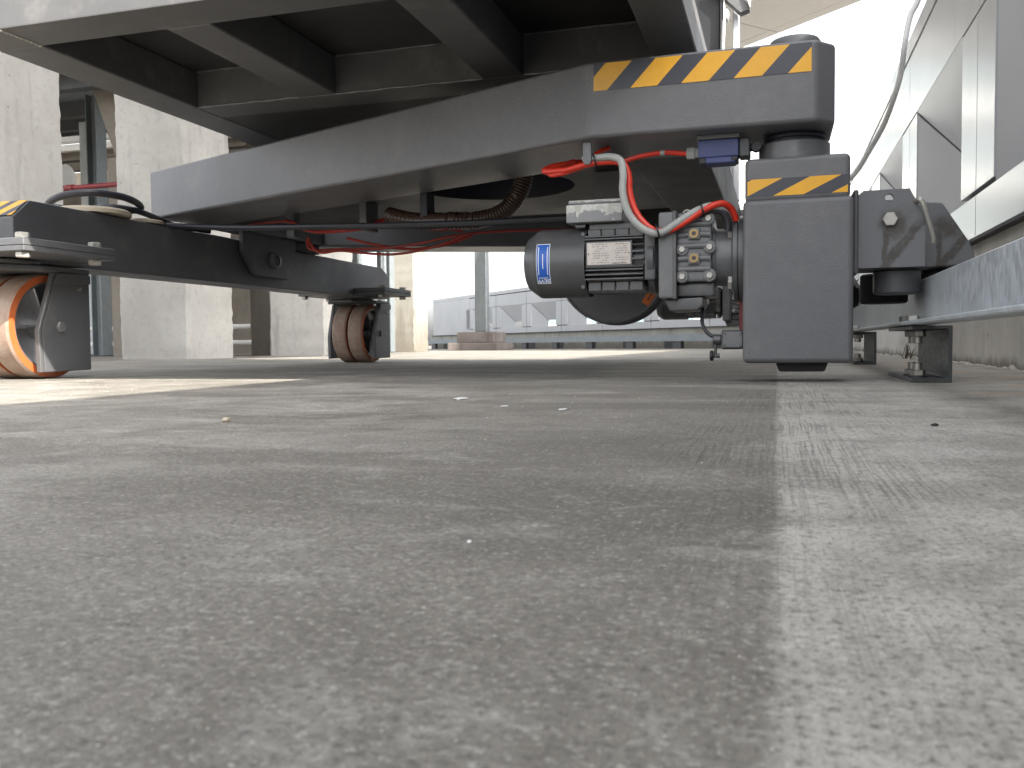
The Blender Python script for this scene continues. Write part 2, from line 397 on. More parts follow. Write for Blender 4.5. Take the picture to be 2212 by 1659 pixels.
    def mesh(s, name, mats, smooth=35):
        # returns (mesh centred on its bounding box, centre)
        me = bpy.data.meshes.new(name); s.bm.to_mesh(me); s.bm.free()
        n = len(me.vertices)
        lo = Vector((min(v.co.x for v in me.vertices), min(v.co.y for v in me.vertices), min(v.co.z for v in me.vertices)))
        hi = Vector((max(v.co.x for v in me.vertices), max(v.co.y for v in me.vertices), max(v.co.z for v in me.vertices)))
        c = (lo+hi)/2; me.transform(Matrix.Translation(-c))
        for m in (mats if isinstance(mats, (list, tuple)) else [mats]): me.materials.append(M(m))
        if smooth:
            for p in me.polygons: p.use_smooth = True
            me.set_sharp_from_angle(angle=R(smooth))
        return me, c
SITE = {}                                   # site-frame position of every object, for parenting
def link(o, pos, parent=None, rotz=0.0):
    C.objects.link(o); SITE[o.name] = Vector(pos)
    if parent is None:
        o.location = GM @ Vector(pos); o.rotation_euler = (0, 0, -AX + rotz)
    else:
        o.parent = parent; o.location = Vector(pos) - SITE[parent.name]
        if rotz: o.rotation_euler = (0, 0, rotz)
    return o
def obj(name, mb, mats, parent=None, smooth=35, label=None, kind=None):
    me, c = mb.mesh(name, mats, smooth)
    o = bpy.data.objects.new(name, me); link(o, c, parent)
    if smooth:                       # flat faces stay flat beside their rounded edges
        wnm = o.modifiers.new('weighted_normals', 'WEIGHTED_NORMAL'); wnm.weight = 100; wnm.keep_sharp = True
    if label: o['label'] = label
    if kind: o['kind'] = kind
    return o
def inst(name, me, pos, parent=None, rotz=0.0):
    return link(bpy.data.objects.new(name, me), pos, parent, rotz)
def thing(name, pos, label, cat, group=None):
    o = bpy.data.objects.new(name, None); o.empty_display_size = 0.1; link(o, pos)
    o['label'] = label; o['category'] = cat
    if group: o['group'] = group
    return o
def tag(o, label, cat, group=None):
    o['label'] = label; o['category'] = cat
    if group: o['group'] = group
    return o
def copy_tree(o, delta, parent=None):
    c = o.copy(); C.objects.link(c); SITE[c.name] = SITE[o.name] + Vector(delta)
    if parent is None: c.location = GM @ SITE[c.name]
    else: c.parent = parent; c.location = SITE[c.name] - SITE[parent.name]
    for ch in list(o.children): copy_tree(ch, delta, c)
    return c
def clip_poly(pts, x0, x1):
    # clip a polygon (list of (x,y)) to x0<=x<=x1
    for lim, sgn in ((x0, 1), (x1, -1)):
        out = []
        for i in range(len(pts)):
            a, b = pts[i], pts[(i+1) % len(pts)]
            ia, ib = (a[0]-lim)*sgn >= 0, (b[0]-lim)*sgn >= 0
            if ia: out.append(a)
            if ia != ib:
                t = (lim-a[0])/(b[0]-a[0]); out.append((lim, a[1]+t*(b[1]-a[1])))
        pts = out
        if len(pts) < 3: return []
    return pts
def hazard_tape(name, x0, x1, y, z0, z1, period, lean, phase, parent, th=0.0012):
    # yellow and black slanted stripes on a face looking along -y
    mb = MB(); h = z1-z0; k0 = int((x0-lean*h-phase)/period)-2
    for k in range(k0, k0 + int((x1-x0)/period)+6):
        for i, (a, w) in enumerate(((0, 0.53), (0.53, 0.47))):
            s0 = phase + (k+a)*period; s1 = s0 + w*period
            p = clip_poly([(s0, z0), (s1, z0), (s1+lean*h, z1), (s0+lean*h, z1)], x0, x1)
            if len(p) >= 3:
                mb.mi = i; mb.prism(p, y-th, y, 'y')
    return obj(name, mb, ['tape_yellow', 'tape_black'], parent, smooth=0)

# ================================================================== SETTING
# roof deck: one sheet, level around the machine and falling gently to the far edge
def deck_z(y): return -0.0035*max(0.0, y-3.0) if y < 40 else -0.13
fl = bmesh.new()
ys = [-30, -10, -3, 0, 1.5, 3, 6, 10, 15, 20, 30, 45, 80]; xs = [-60, -20, -8, -3, -1, 0.0, 0.64, 3, 20]
grid = [[fl.verts.new((x, y, deck_z(y))) for x in xs] for y in ys]
for j in range(len(ys)-1):
    for i in range(len(xs)-1): fl.faces.new((grid[j][i], grid[j][i+1], grid[j+1][i+1], grid[j+1][i]))
me = bpy.data.meshes.new('floor'); fl.to_mesh(me); fl.free(); me.materials.append(M('floor_concrete'))
floor = link(bpy.data.objects.new('floor', me), (0, 0, 0)); floor['kind'] = 'structure'

# ------------------------------------------------------------------ clad parapets
# each parapet is built along +s (wall direction), d = distance behind the face, z up
ZB, ZO0, ZO1, ZS, ZT = 0.415, 0.55, 1.135, 1.455, 1.54
WD = 0.30
def parapet(root, n0, n1, mod, post, joint0, z0=0.0, end0=None, end1=None, far=False):
    """meshes in wall coordinates: x = along wall, y = away from the deck; placed through 'place'"""
    g = 0.022 if far else 0.006
    gap = mod-post; T = 0.03
    L = {}
    L['post_panel'] = MB().box(g/2, post/2-g/2, 0, T, ZO0+0.016, ZO1-0.008, 0.0015, 1)
    L['lower_panel'] = MB().box(g/2, mod-g/2, 0, T, ZB, ZO0, 0.0015, 1)
    L['sill_panel'] = MB().box(post/2, mod-post/2, T+0.0005, WD+0.01, ZO0-0.02, ZO0-0.0005)
    L['upper_panel'] = MB().box(g/2, mod-g/2, 0, T, ZO1, ZS-g, 0.0015, 1)
    L['coping_panel'] = MB().box(g/2, mod-g/2, -0.004, WD+0.02, ZS, ZT, 0.0015, 1)
    L['post_core'] = MB().box(0.002, post-0.002, T+0.0005, WD, ZO0-0.02, ZO1)
    L['lower_core'] = MB().box(0, mod, T+0.0005, WD, ZB, ZO0-0.021)
    L['upper_core'] = MB().box(0, mod, T+0.0005, WD, ZO1+0.0005, ZS-0.0005)
    H = ZO1-ZO0; gp = 0.26*H; dp = 0.10 if far else 0.21; xe = gap*0.56; F0 = 0.005
    L['slanted_soffit_panel'] = MB().poly([(0.001, F0, ZO1-0.001), (gap-0.001, F0, ZO1-0.001), (gap-0.001, dp, ZO0+gp), (xe+0.012, dp, ZO0+gp)], 0.006)
    L['slanted_side_panel'] = MB().poly([(0.001, F0, ZO0), (xe, dp, ZO0), (xe, dp, ZO0+gp-0.012), (0.001, F0, ZO1-0.022)], 0.006)
    L['joint_strip'] = MB().poly([(0.001, F0+0.006, ZO1-0.035), (xe, dp+0.006, ZO0+gp-0.025), (xe+0.024, dp+0.006, ZO0+gp+0.006), (0.035, F0+0.006, ZO1)], 0.004)
    dark = ('joint_strip', 'post_core', 'lower_core', 'upper_core')
    meshes = {k: v.mesh(k, 'joint_dark' if k in dark else 'white_panel', 30) for k, v in L.items()}
    def put(name, s):
        me, c = meshes[name]
        o = bpy.data.objects.new(name, me); C.objects.link(o); o.parent = root
        o.location = (c.x + s, c.y, c.z + z0)
    for k in range(n0, n1):
        s = joint0 + k*mod                       # joint in the middle of a post
        put('post_panel', s - post/2); put('post_panel', s); put('post_core', s - post/2)
        for nm in ('lower_panel', 'sill_panel', 'upper_panel', 'coping_panel', 'lower_core', 'upper_core'): put(nm, s)
        for nm in ('slanted_soffit_panel', 'slanted_side_panel', 'joint_strip'): put(nm, s+post/2)
    return meshes

# right-hand parapet: face at x = 0.61, wall direction = -y so that +s runs towards the camera
pr = bpy.data.objects.new('parapet_wall', None); C.objects.link(pr)
pr.location = GM @ Vector((0.61, 0, 0)); pr.rotation_euler = (0, 0, -AX - math.pi/2); SITE[pr.name] = Vector((0.61, 0, 0))
tag(pr, 'white panelled parapet with deep slanted openings along the right, above the galvanised rail', 'parapet', 'clad roof parapets')
# local x = -y(site), local y = +x(site)
parapet(pr, -7, 9, 1.545, 0.50, -3.194)
def pr_part(name, mb, mats, smooth=30):
    me, c = mb.mesh(name, mats, smooth); o = bpy.data.objects.new(name, me); C.objects.link(o); o.parent = pr; o.location = c; return o
pr_part('concrete_upstand', MB().box(-14.3, 11.0, 0.022, 0.40, -0.15, ZB-0.012), 'upstand_concrete')
pr_part('added_sun_blocker', MB().box(-14.3, 11.0, WD+0.06, WD+0.08, 0.30, 1.40), 'white_panel')  # unseen sheet added to stop sun leaking through the openings
pr_part('drip_edge', MB().box(-14.2, 11.0, -0.006, 0.05, ZB-0.012, ZB-0.001), 'joint_dark')

# far parapet, angled across the end of the roof
A0 = Vector((-10.47, 26.3)); A1 = Vector((-2.94, 18.05)); wdir = (A1-A0).normalized()
fa = math.atan2(wdir.y, wdir.x)
pf = bpy.data.objects.new('parapet_wall', None); C.objects.link(pf)
pf.location = GM @ Vector((A0.x, A0.y, -0.07)); pf.rotation_euler = (0, 0, -AX + fa); SITE[pf.name] = Vector((A0.x, A0.y, -0.07))
tag(pf, 'distant white panelled parapet with a row of slanted openings across the roof end', 'parapet', 'clad roof parapets')
parapet(pf, 0, 8, 1.81, 0.55, 2.95, far=True)
def pf_part(name, mb, mats, smooth=30):
    me, c = mb.mesh(name, mats, smooth); o = bpy.data.objects.new(name, me); C.objects.link(o); o.parent = pf; o.location = c; return o
pf_part('corner_panel', MB().box(0.0, 2.945, 0, WD, ZB, ZS-0.004), 'white_panel')
pf_part('coping_panel', MB().box(0.0, 2.945, -0.004, WD+0.02, ZS, ZT), 'white_panel')
pf_part('return_panel', MB().prism([(-0.003, 0), (-2.5, 0.95), (-2.4, 1.25), (-0.003, 0.3)], ZB, ZT, 'z'), 'white_panel')
pf_part('concrete_upstand', MB().box(-0.3, 17.4, 0.03, 0.4, -0.2, ZB-0.012), 'dirty_upstand')
pf_part('drip_edge', MB().box(-0.2, 17.4, -0.01, 0.06, ZB-0.012, ZB-0.001), 'joint_dark')
blk = MB().box(-0.16, 0.16, -0.012, 0.02, 0.0, 0.20).mesh('weep_box', 'joint_dark', 0)
for k in range(11):
    o = bpy.data.objects.new('drain_recess', blk[0]); C.objects.link(o); o.parent = pf; o.location = (1.0+k*1.45, 0.02, 0.13)

# ------------------------------------------------------------------ distant canopy and buildings
cn = thing('overhanging_canopy', (3.0, 26.0, 8.09), 'pale grey canopy soffit with thin joints, overhead above the far parapet', 'canopy')
e0 = Vector((1.57, 23.125)); e1 = Vector((-0.564, 25.072)); ed = (e1-e0).normalized(); en = Vector((-ed.y, ed.x))
if en.x > 0: en = -en
en = Vector((ed.y, -ed.x)) if (Vector((ed.y, -ed.x)).y > 0) else Vector((-ed.y, ed.x))
en = Vector((-0.674, -0.739)) if False else en
def cpt(a, b): p = e0 + ed*a + en*b; return (p.x, p.y)
# panels laid towards the building side of the edge
side = -1.0 if (cpt(0, 1)[0] > e0.x) else 1.0
for i in range(-5, 5):
    for j in range(4):
        a0 = -0.9 + i*3.0 + 0.012; a1 = a0 + 2.976
        b0, b1 = (0.0, 0.35) if j == 0 else (0.36+(j-1)*2.6, 0.36+(j-1)*2.6+2.585)
        obj('soffit_panel', MB().prism([cpt(a0, side*b0), cpt(a1, side*b0), cpt(a1, side*b1), cpt(a0, side*b1)], 8.09, 8.13, 'z'), 'canopy_white', cn, smooth=0)
obj('slab', MB().prism([cpt(-16, side*0.02), cpt(14, side*0.02), cpt(14, side*8.1), cpt(-16, side*8.1)], 8.131, 8.5, 'z'), 'canopy_white', cn, smooth=0)

def office(pos, w, d, h, label, storeys, bays, rot=0.0, group='buildings beyond the roof'):
    b = thing('office_building', pos, label, 'building', group)
    x, y, z = pos
    obj('wall', MB().box(x-w/2, x+w/2, y, y+d, z, z+h), 'building_white', b, smooth=0)
    sh = h/storeys; bw = w/bays
    wm = MB().box(-bw*0.36, bw*0.36, -0.05, 0.02, -sh*0.28, sh*0.28).mesh('window', 'window_glass', 0)[0]
    sm = MB().box(-bw*0.5, bw*0.5, -0.35, 0.0, -0.12, 0.12).mesh('ledge', 'building_white', 0)[0]
    for i in range(storeys):
        for j in range(bays):
            px_, pz_ = x-w/2+bw*(j+.5), z+sh*(i+.5)
            inst('window', wm, (px_, y-0.02, pz_), b)
            inst('ledge', sm, (px_, y-0.175, z+sh*(i+0.93)), b)
office((-6.3, 42.0, -6.0), 9.4, 8.0, 22.0, 'pale office block with teal windows seen beyond the rail-side leg', 7, 5)

# ------------------------------------------------------------------ guide rails
def bolt_meshes():
    d = {}
    d['nut'] = MB().hexnut((0, 0, 0), 'z', 0.0155, -0.0065, 0.0065).mesh('nut', 'zinc', 30)[0]
    d['stud'] = MB().cyl((0, 0, 0), 'z', 0.0085, -0.010, 0.010, 14, 0.001).mesh('stud', 'zinc', 30)[0]
    d['head_y'] = MB().hexnut((0, 0, 0), 'y', 0.0155, -0.006, 0.006).mesh('bolt', 'zinc', 30)[0]
    d['washer'] = MB().cyl((0, 0, 0), 'z', 0.0195, -0.0012, 0.0012, 20).mesh('washer', 'foot_steel', 30)[0]
    d['head_x'] = MB().hexnut((0, 0, 0), 'x', 0.0155, -0.005, 0.005).mesh('bolt', 'zinc', 30)[0]
    return d
BM = bolt_meshes()
rail = thing('guide_rail', (0.30, 3.0, 0.0), 'galvanised steel guide rail on short bolted feet beside the right-hand parapet', 'rail')
obj('web', MB().box(0.300, 0.309, -8.0, 13.6, 0.118, 0.219, 0.002, 1), 'galvanised', rail)
obj('flange', MB().box(0.248, 0.2995, -8.0, 13.6, 0.118, 0.126, 0.002, 1), 'galvanised', rail)
def rail_foot(y0, z0=0.0):
    f = obj('foot', MB().prism([(0.262, z0), (0.338, z0), (0.338, 0.1165), (0.262, 0.1165), (0.262, 0.1085), (0.328, 0.1085), (0.330, 0.1065), (0.330, z0+0.012), (0.328, z0+0.009), (0.262, z0+0.009)], y0, y0+0.40, 'y', 0.0012, 1), 'foot_steel', rail)
    for dy in (0.075, 0.160):
        for zz, up in ((z0+0.0175, 1), (0.1005, -1)):
            x = 0.284
            inst('washer', BM['washer'], (x, y0+dy, zz-up*0.0072), f)
            inst('nut', BM['nut'], (x, y0+dy, zz), f)
            inst('stud', BM['stud'], (x, y0+dy, zz+up*0.011), f)
        inst('bolt_head', BM['nut'], (0.272, y0+dy, 0.1325), f)
for k in range(-3, 8):
    if k == 0: rail_foot(1.97)
    else: rail_foot(1.97+1.44*k, min(0, deck_z(1.97+1.44*k))-0.001)
rail2 = thing('guide_rail', (A0.x, A0.y, -0.07), 'pale galvanised rail on feet in front of the distant end parapet', 'rail')
rail2.rotation_euler = (0, 0, -AX + fa)
def r2_part(name, mb, mats):
    me, c = mb.mesh(name, mats, 0); o = bpy.data.objects.new(name, me); C.objects.link(o); o.parent = rail2; o.location = c; return o
r2_part('web', MB().box(-0.4, 6.6, -0.36, -0.35, 0.16, 0.28), 'roof_sheet')
r2_part('web', MB().box(6.61, 15.8, -0.36, -0.35, 0.16, 0.28), 'roof_sheet')
r2_part('flange', MB().box(-0.4, 15.8, -0.349, -0.29, 0.16, 0.168), 'galvanised')
fm = MB().box(-0.12, 0.12, -0.05, 0.03, -0.08, 0.078).mesh('foot', 'foot_steel', 0)[0]
for k in range(10):
    o = bpy.data.objects.new('foot', fm); C.objects.link(o); o.parent = rail2; o.location = (0.9+k*1.55, -0.30, 0.079)

# ------------------------------------------------------------------ concrete columns on the left
def column(x0, x1, y0, y1, h, label, mat='column_concrete', ch=0.03, z0=-0.1, group='concrete columns'):
    b = bmesh.new(); pts = [(x0+ch, y0), (x1-ch, y0), (x1, y0+ch), (x1, y1-ch), (x1-ch, y1), (x0+ch, y1), (x0, y1-ch), (x0, y0+ch)]
    nz = 90; rng = random.Random(int(x0*100+y0*10)); rings = []
    for k in range(nz+1):
        z = z0 + (h-z0)*k/nz
        rings.append([b.verts.new((p[0]+rng.uniform(-.0045, .0045), p[1]+rng.uniform(-.0045, .0045), z)) for p in pts])
    for k in range(nz):
        for i in range(8): b.faces.new((rings[k][i], rings[k][(i+1) % 8], rings[k+1][(i+1) % 8], rings[k+1][i]))
    b.faces.new(rings[-1])
    mb = MB(); mb.add(b)
    o = obj('concrete_column', mb, mat, None, 40)
    return tag(o, label, 'column', group)
column(-4.95, -4.3, 3.95, 4.60, 4.0, 'tall scuffed concrete column behind the nearest caster at the left edge')
column(-4.95, -4.3, 5.785, 6.376, 4.0, 'chipped concrete column just right of the red pipe')
column(-4.95, -4.3, 7.924, 8.55, 4.0, 'pale concrete column left of the far caster wheel')
column(-5.6, -5.06, 12.0, 12.5, 4.0, 'narrow concrete column with dirty base beside the ladder', 'dirty_column')
column(-5.55, -5.08, 8.5, 8.9, 4.0, 'slim beige concrete column just left of the pale one', 'wall_concrete')

# ------------------------------------------------------------------ plant area behind the columns
def post(name, x0, x1, y0, y1, z1, mat, label, cat='post', group='steel posts', web=True):
    t = thing(name, ((x0+x1)/2, (y0+y1)/2, deck_z(y0)), label, cat, group)
    z0 = deck_z(y0)-0.002
    if web:
        w = (x1-x0)
        obj('flange', MB().box(x1-0.012, x1, y0, y1, z0+0.013, z1), mat, t, 0)
        obj('flange', MB().box(x0, x0+0.012, y0, y1, z0+0.013, z1), mat, t, 0)
        obj('web', MB().box(x0+0.0121, x1-0.0121, (y0+y1)/2-0.006, (y0+y1)/2+0.006, z0+0.013, z1), mat, t, 0)
    else:
        obj('shaft', MB().box(x0, x1, y0, y1, z0+0.013, z1, 0.006, 1), mat, t, 0)
    obj('base_plate', MB().box(x0-0.06, x1+0.06, y0-0.06, y1+0.06, z0, z0+0.0125), 'foot_steel', t, 0)
    return t
post('steel_post', -8.05, -7.9, 8.95, 9.12, 3.15, 'dark_galv', 'galvanised steel post rising behind the red pipe, nearest of that corner')
post('steel_post', -10.02, -9.84, 11.0, 11.16, 3.45, 'galvanised', 'paler far steel post left of the nearer post behind the red pipe', web=False)
post('steel_post', -5.42, -5.333, 6.55, 6.64, 2.7, 'dark_galv', 'galvanised square tube tight against the left of the chipped column', web=False)
post('steel_post', -5.41, -5.27, 11.6, 11.75, 3.4, 'dark_galv', 'grey green steel post just left of the dirty narrow column')
post('steel_post', -6.2, -6.07, 12.2, 12.35, 3.4, 'dark_galv', 'steel post seen just above the low beam, leftmost of the far cluster', web=False)
post('steel_post', -5.85, -5.64, 12.4, 12.6, 3.4, 'roof_sheet', 'broad grey steel post in the far cluster above the caster', web=False)
t = thing('access_ladder', (-5.45, 11.35, -0.03), 'grey ladder with thin rungs between the far caster and narrow column', 'ladder')
for x in (-5.62, -5.24):
    obj('stile', MB().box(x-0.02, x+0.02, 11.33, 11.38, -0.03, 3.0, 0.004, 1), 'dark_galv', t, 0)
for k in range(10):
    obj('rung', MB().cyl((0, 11.355, 0.22+0.3*k), 'x', 0.014, -5.5995, -5.2605, 10), 'galvanised', t)
# raking pier on a pedestal
t = thing('raking_pier', (-6.2, 7.7, 0), 'shaded concrete pier leaning over a square pedestal behind the red pipe', 'pier')
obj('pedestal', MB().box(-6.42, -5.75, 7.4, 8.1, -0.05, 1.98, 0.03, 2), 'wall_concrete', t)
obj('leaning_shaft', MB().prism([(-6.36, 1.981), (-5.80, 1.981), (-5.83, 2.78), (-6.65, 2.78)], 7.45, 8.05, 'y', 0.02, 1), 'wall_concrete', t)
# red pipe with couplings
t = thing('red_pipe', (-6.8, 8.0, 1.78), 'red fire pipe running level between the two nearer concrete columns', 'pipe')
obj('pipe', MB().cyl((0, 7.2, 1.66), 'x', 0.024, -9.5, -4.9, 16), 'red_paint', t)
obj('coupling', MB().cyl((0, 7.2, 1.66), 'x', 0.033, -6.72, -6.64, 16), 'red_paint', t)
obj('bracket', MB().box(-5.9, -5.86, 7.2, 7.4, 1.69, 1.72), 'foot_steel', t, 0)
# flexible duct
mb = MB(); prof = []
for k in range(15): prof.append(((0.118 if k % 2 else 0.138), k*0.026))
mb.lathe(prof, (-8.11, 8.3, 2.03), 'x', 28)
tag(obj('flexible_duct', mb, 'white_plastic', None, 60), 'ribbed white duct end poking out behind the scuffed left column', 'duct')
# back wall with slots added to read as sunlit strips, canopy roof
bw = thing('back_wall', (-12, 13.5, 0), 'shaded concrete wall far behind the columns on the left', 'wall')
for z0_, z1_ in ((-0.1, 3.18), (3.235, 3.36), (3.405, 3.549)):
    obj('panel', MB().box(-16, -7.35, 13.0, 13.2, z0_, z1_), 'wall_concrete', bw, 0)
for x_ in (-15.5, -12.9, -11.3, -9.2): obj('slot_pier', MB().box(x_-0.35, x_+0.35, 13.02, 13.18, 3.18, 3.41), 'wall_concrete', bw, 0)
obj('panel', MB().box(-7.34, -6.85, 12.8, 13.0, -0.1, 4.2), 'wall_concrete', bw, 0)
lv = MB()
obj('top_beam', MB().box(-16, -6.86, 12.9, 13.1, 3.55, 3.66), 'white_plastic', bw, 0)
obj('top_beam', MB().box(-16, -6.86, 12.9, 13.1, 3.72, 3.80), 'white_plastic', bw, 0)
lm = MB().box(-0.035, 0.035, -0.05, 0.05, -0.22, 0.22).mesh('louvre', 'black', 0)[0]
for k in range(30): inst('louvre', lm, (-14.4+0.11*k, 13.0, 4.05), bw)
lw = MB()
t = thing('corrugated_roof', (-10, 10, 3.2), 'corrugated metal roof sheet sloping over the plant area at upper left', 'roof')
b = bmesh.new(); rows = []
for (ya, yb) in ((6.8, 12.35), (12.5, 15.0)):  # gap between sheets added to let a sun strip onto the wall
  rows = []
  for k in range(240):
    x = -16 + k*0.05
    z = 0.03*(1 if (k//2) % 2 else 0)
    rows.append([b.verts.new((x, yy, 2.72+(yy-6.8)*0.215+z)) for yy in (ya, yb)])
  for k in range(239): b.faces.new((rows[k][0], rows[k][1], rows[k+1][1], rows[k+1][0]))
rr = bmesh.ops.extrude_face_region(b, geom=list(b.faces))
for v in rr['geom']:
    if isinstance(v, bmesh.types.BMVert): v.co.z += 0.004
bmesh.ops.recalc_face_normals(b, faces=list(b.faces))
mb = MB(); mb.add(b); obj('sheet', mb, 'roof_sheet', t, 0)
for y, z in ((7.2, 2.72), (9.9, 3.30), (12.2, 3.80)):
    obj('purlin', MB().box(-16, -4.96, y-0.06, y+0.06, z-0.12, z+0.07), 'foot_steel', t, 0)
# grey equipment screen, pipes and pump between columns
t = thing('pump_stand', (-5.7, 9.4, -0.02), 'black pump and blue valve on a dark stand between the concrete columns', 'pump')
obj('stand', MB().box(-5.75, -5.68, 9.38, 9.45, -0.03, 0.40, 0.004, 1), 'black', t)
obj('motor', MB().lathe([(0.03, 0), (0.085, 0.02), (0.085, 0.2), (0.05, 0.24)], (-5.71, 9.41, 0.40), 'z', 16), 'black', t)
obj('valve', MB().box(-5.70, -5.60, 9.34, 9.40, 0.16, 0.34, 0.015, 2), 'blue_box', t)
obj('handwheel', MB().tube([(-5.84+0.08*math.cos(a), 9.36, 0.14+0.08*math.sin(a)) for a in [i*math.pi/4 for i in range(8)]], 0.012, 8, 4, True), 'black', t)
obj('base', MB().box(-5.9, -5.55, 9.3, 9.55, -0.03, 0.05, 0.01, 1), 'black', t)
for z, lab in ((0.33, 'upper pale pipe running level behind the chipped column'), (0.13, 'lower pale pipe running level behind the chipped column')):
    o = obj('level_pipe', MB().cyl((0, 9.7, z), 'x', 0.032, -9.2, -5.6, 14), 'white_plastic')
    tag(o, lab, 'pipe', 'pale level pipes')
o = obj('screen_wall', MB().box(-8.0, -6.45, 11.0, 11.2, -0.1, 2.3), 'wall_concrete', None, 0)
tag(o, 'grey concrete screen wall seen through the gap left of the pump', 'wall')
# post with stepped plinth, alone on the open deck
pz = deck_z(15.9)
t = thing('lone_post', (-5.36, 15.9, pz), 'lone galvanised post on a stepped concrete plinth in the open', 'post')
obj('shaft', MB().box(-5.473, -5.243, 15.85, 16.05, 0.30, 4.5, 0.01, 1), 'dark_galv', t, 0)
obj('upper_plinth', MB().box(-5.733, -5.014, 15.55, 16.35, 0.10, 0.30, 0.02, 2), 'plinth_brick', t)
obj('lower_plinth', MB().box(-5.87, -4.90, 15.4, 16.5, pz-0.01, 0.10, 0.03, 2), 'plinth_brick', t)

# ================================================================== THE MACHINE
mc = thing('maintenance_carriage', (-0.9, 3.2, 0.0), 'large grey steel roof carriage on casters with motor-driven legs and hazard stripes', 'carriage')
YM = 3.245                                   # mirror line of the chassis
CZ0, CZ1 = 0.535, 0.70
# --- chassis arms
def arm(sign):
    f = (lambda y: y) if sign > 0 else (lambda y: 2*YM - y)
    pts = [(0.074, f(1.93)), (0.112, f(1.975)), (0.112, f(2.155)), (0.074, f(2.20)), (-0.36, f(2.20)), (-2.02, f(2.885)), (-2.11, f(2.64)), (-0.40, f(1.93))]
    return MB().prism(pts, CZ0, CZ1, 'z', 0.009, 4)
fa_ = obj('front_arm', arm(1), 'grey_paint', mc, 28)
ra_ = obj('rear_arm', arm(-1), 'grey_paint', mc, 28)
hazard_tape('hazard_tape', -0.386, 0.064, 1.9298, 0.6355, 0.6935, 0.108, 0.94, 0.018, fa_)
obj('pivot_cap', MB().lathe([(0.058, 0.699), (0.058, 0.709), (0.053, 0.711), (0.053, 0.716), (0.056, 0.718), (0.056, 0.732), (0.051, 0.740), (0.02, 0.743)], (0.033, 2.065, 0), 'z', 40), 'gear_paint', fa_)
sb = obj('side_beam', MB().box(-0.355, -0.165, 2.19, 4.30, CZ0+0.002, CZ1-0.002, 0.008, 2), 'shaded_underside', mc)
# centre plate with the round opening
b = bmesh.new(); hc = Vector((-0.80, 2.50)); hr = 0.238; n = 64
outer = []
rect = [(-0.357, 2.205), (-0.357, 3.10), (-1.95, 3.10), (-1.95, 2.87)]
def ray_rect(a):
    d = Vector((math.cos(a), math.sin(a))); best = 1e9
    for i in range(4):
        p, q = Vector(rect[i]), Vector(rect[(i+1) % 4]); e = q-p; den = d.x*e.y-d.y*e.x
        if abs(den) < 1e-9: continue
        w = p-hc; t_ = (w.x*e.y-w.y*e.x)/den; u_ = (w.x*d.y-w.y*d.x)/den
        if t_ > 1e-6 and -1e-6 <= u_ <= 1+1e-6: best = min(best, t_)
    return hc + d*best
angs = sorted([2*math.pi*k/n for k in range(n)] + [math.atan2(r_[1]-hc.y, r_[0]-hc.x) % (2*math.pi) for r_ in rect])
ri, ro = [], []
for z in (0.548, 0.556):
    ri.append([b.verts.new((hc.x+hr*math.cos(a), hc.y+hr*math.sin(a), z)) for a in angs])
    ro.append([b.verts.new((*ray_rect(a), z)) for a in angs])
N = len(angs)
for k in range(N):
    j = (k+1) % N
    b.faces.new((ri[0][k], ri[0][j], ro[0][j], ro[0][k])); b.faces.new((ri[1][k], ro[1][k], ro[1][j], ri[1][j]))
    b.faces.new((ri[0][k], ri[1][k], ri[1][j], ri[0][j])); b.faces.new((ro[0][k], ro[0][j], ro[1][j], ro[1][k]))
bmesh.ops.recalc_face_normals(b, faces=list(b.faces))
mb = MB(); mb.add(b); cp = obj('belly_plate', mb, 'shaded_underside', mc, 30)
obj('slew_ring', MB().lathe([(0.245, 0.557), (0.26, 0.557), (0.26, 0.70), (0.245, 0.70)], (hc.x, hc.y, 0), 'z', 48, False), 'navy', mc)
obj('end_beam', MB().box(-2.10, -1.96, 2.89, 3.60, CZ0+0.003, CZ1-0.003, 0.006, 1), 'dark_paint', mc)
# --- upper platform frame
fr = obj('platform_frame', MB().box(-1.742, -0.188, 1.555, 1.672, 0.780, 0.975, 0.004, 2), 'frame_paint', mc)
def fb(name, x0, x1, y0, y1, z0=0.7805, z1=0.884): return obj(name, MB().box(x0, x1, y0, y1, z0, z1, 0.003, 1), 'frame_paint', fr)
fb('side_beam', -1.742, -1.617, 1.6725, 4.10); fb('side_beam', -0.295, -0.188, 1.6725, 4.10)
fb('rib_beam', -1.28, -1.17, 1.6725, 2.239); fb('rib_beam', -0.742, -0.632, 1.6725, 2.239)
fb('cross_beam', -1.6165, -0.2955, 2.2395, 2.36)
obj('deck_plate', MB().box(-1.741, -0.189, 1.6725, 4.10, 0.8845, 0.893, 0.002, 1), 'shaded_underside', fr)
obj('under_plate', MB().box(-1.6165, -0.2955, 2.3605, 4.09, 0.783, 0.79, 0.002, 1), 'shaded_underside', fr)
# weld beads along the bays
for x0, x1 in ((-1.615, -1.283), (-1.168, -0.745), (-0.63, -0.298)):
    for z in (0.8835, 0.7815):
        pts = [(x0+(x1-x0)*k/12, 2.238+random.uniform(-.001, .001), z+random.uniform(-.0012, .0012)) for k in range(13)]
        obj('weld_bead', MB().tube(pts, (lambda rr: (lambda t: 0.0026+0.0008*math.sin(40*t+rr)))(random.random()*6), 6, 3), 'gear_paint', fr)
pts = [(-1.617+random.uniform(-.002, .002), 1.558+0.115*k/16, 0.7793) for k in range(17)]
obj('weld_bead', MB().tube(pts, lambda t: 0.0022+0.0012*math.sin(55*t), 6, 2), 'chip', fr)
obj('added_gap_sheet', MB().box(-1.74, -0.19, 4.05, 4.09, 0.600, 0.7802, 0.003, 1), 'shaded_underside', mc)  # dark sheet added to close the bright gap under the frame
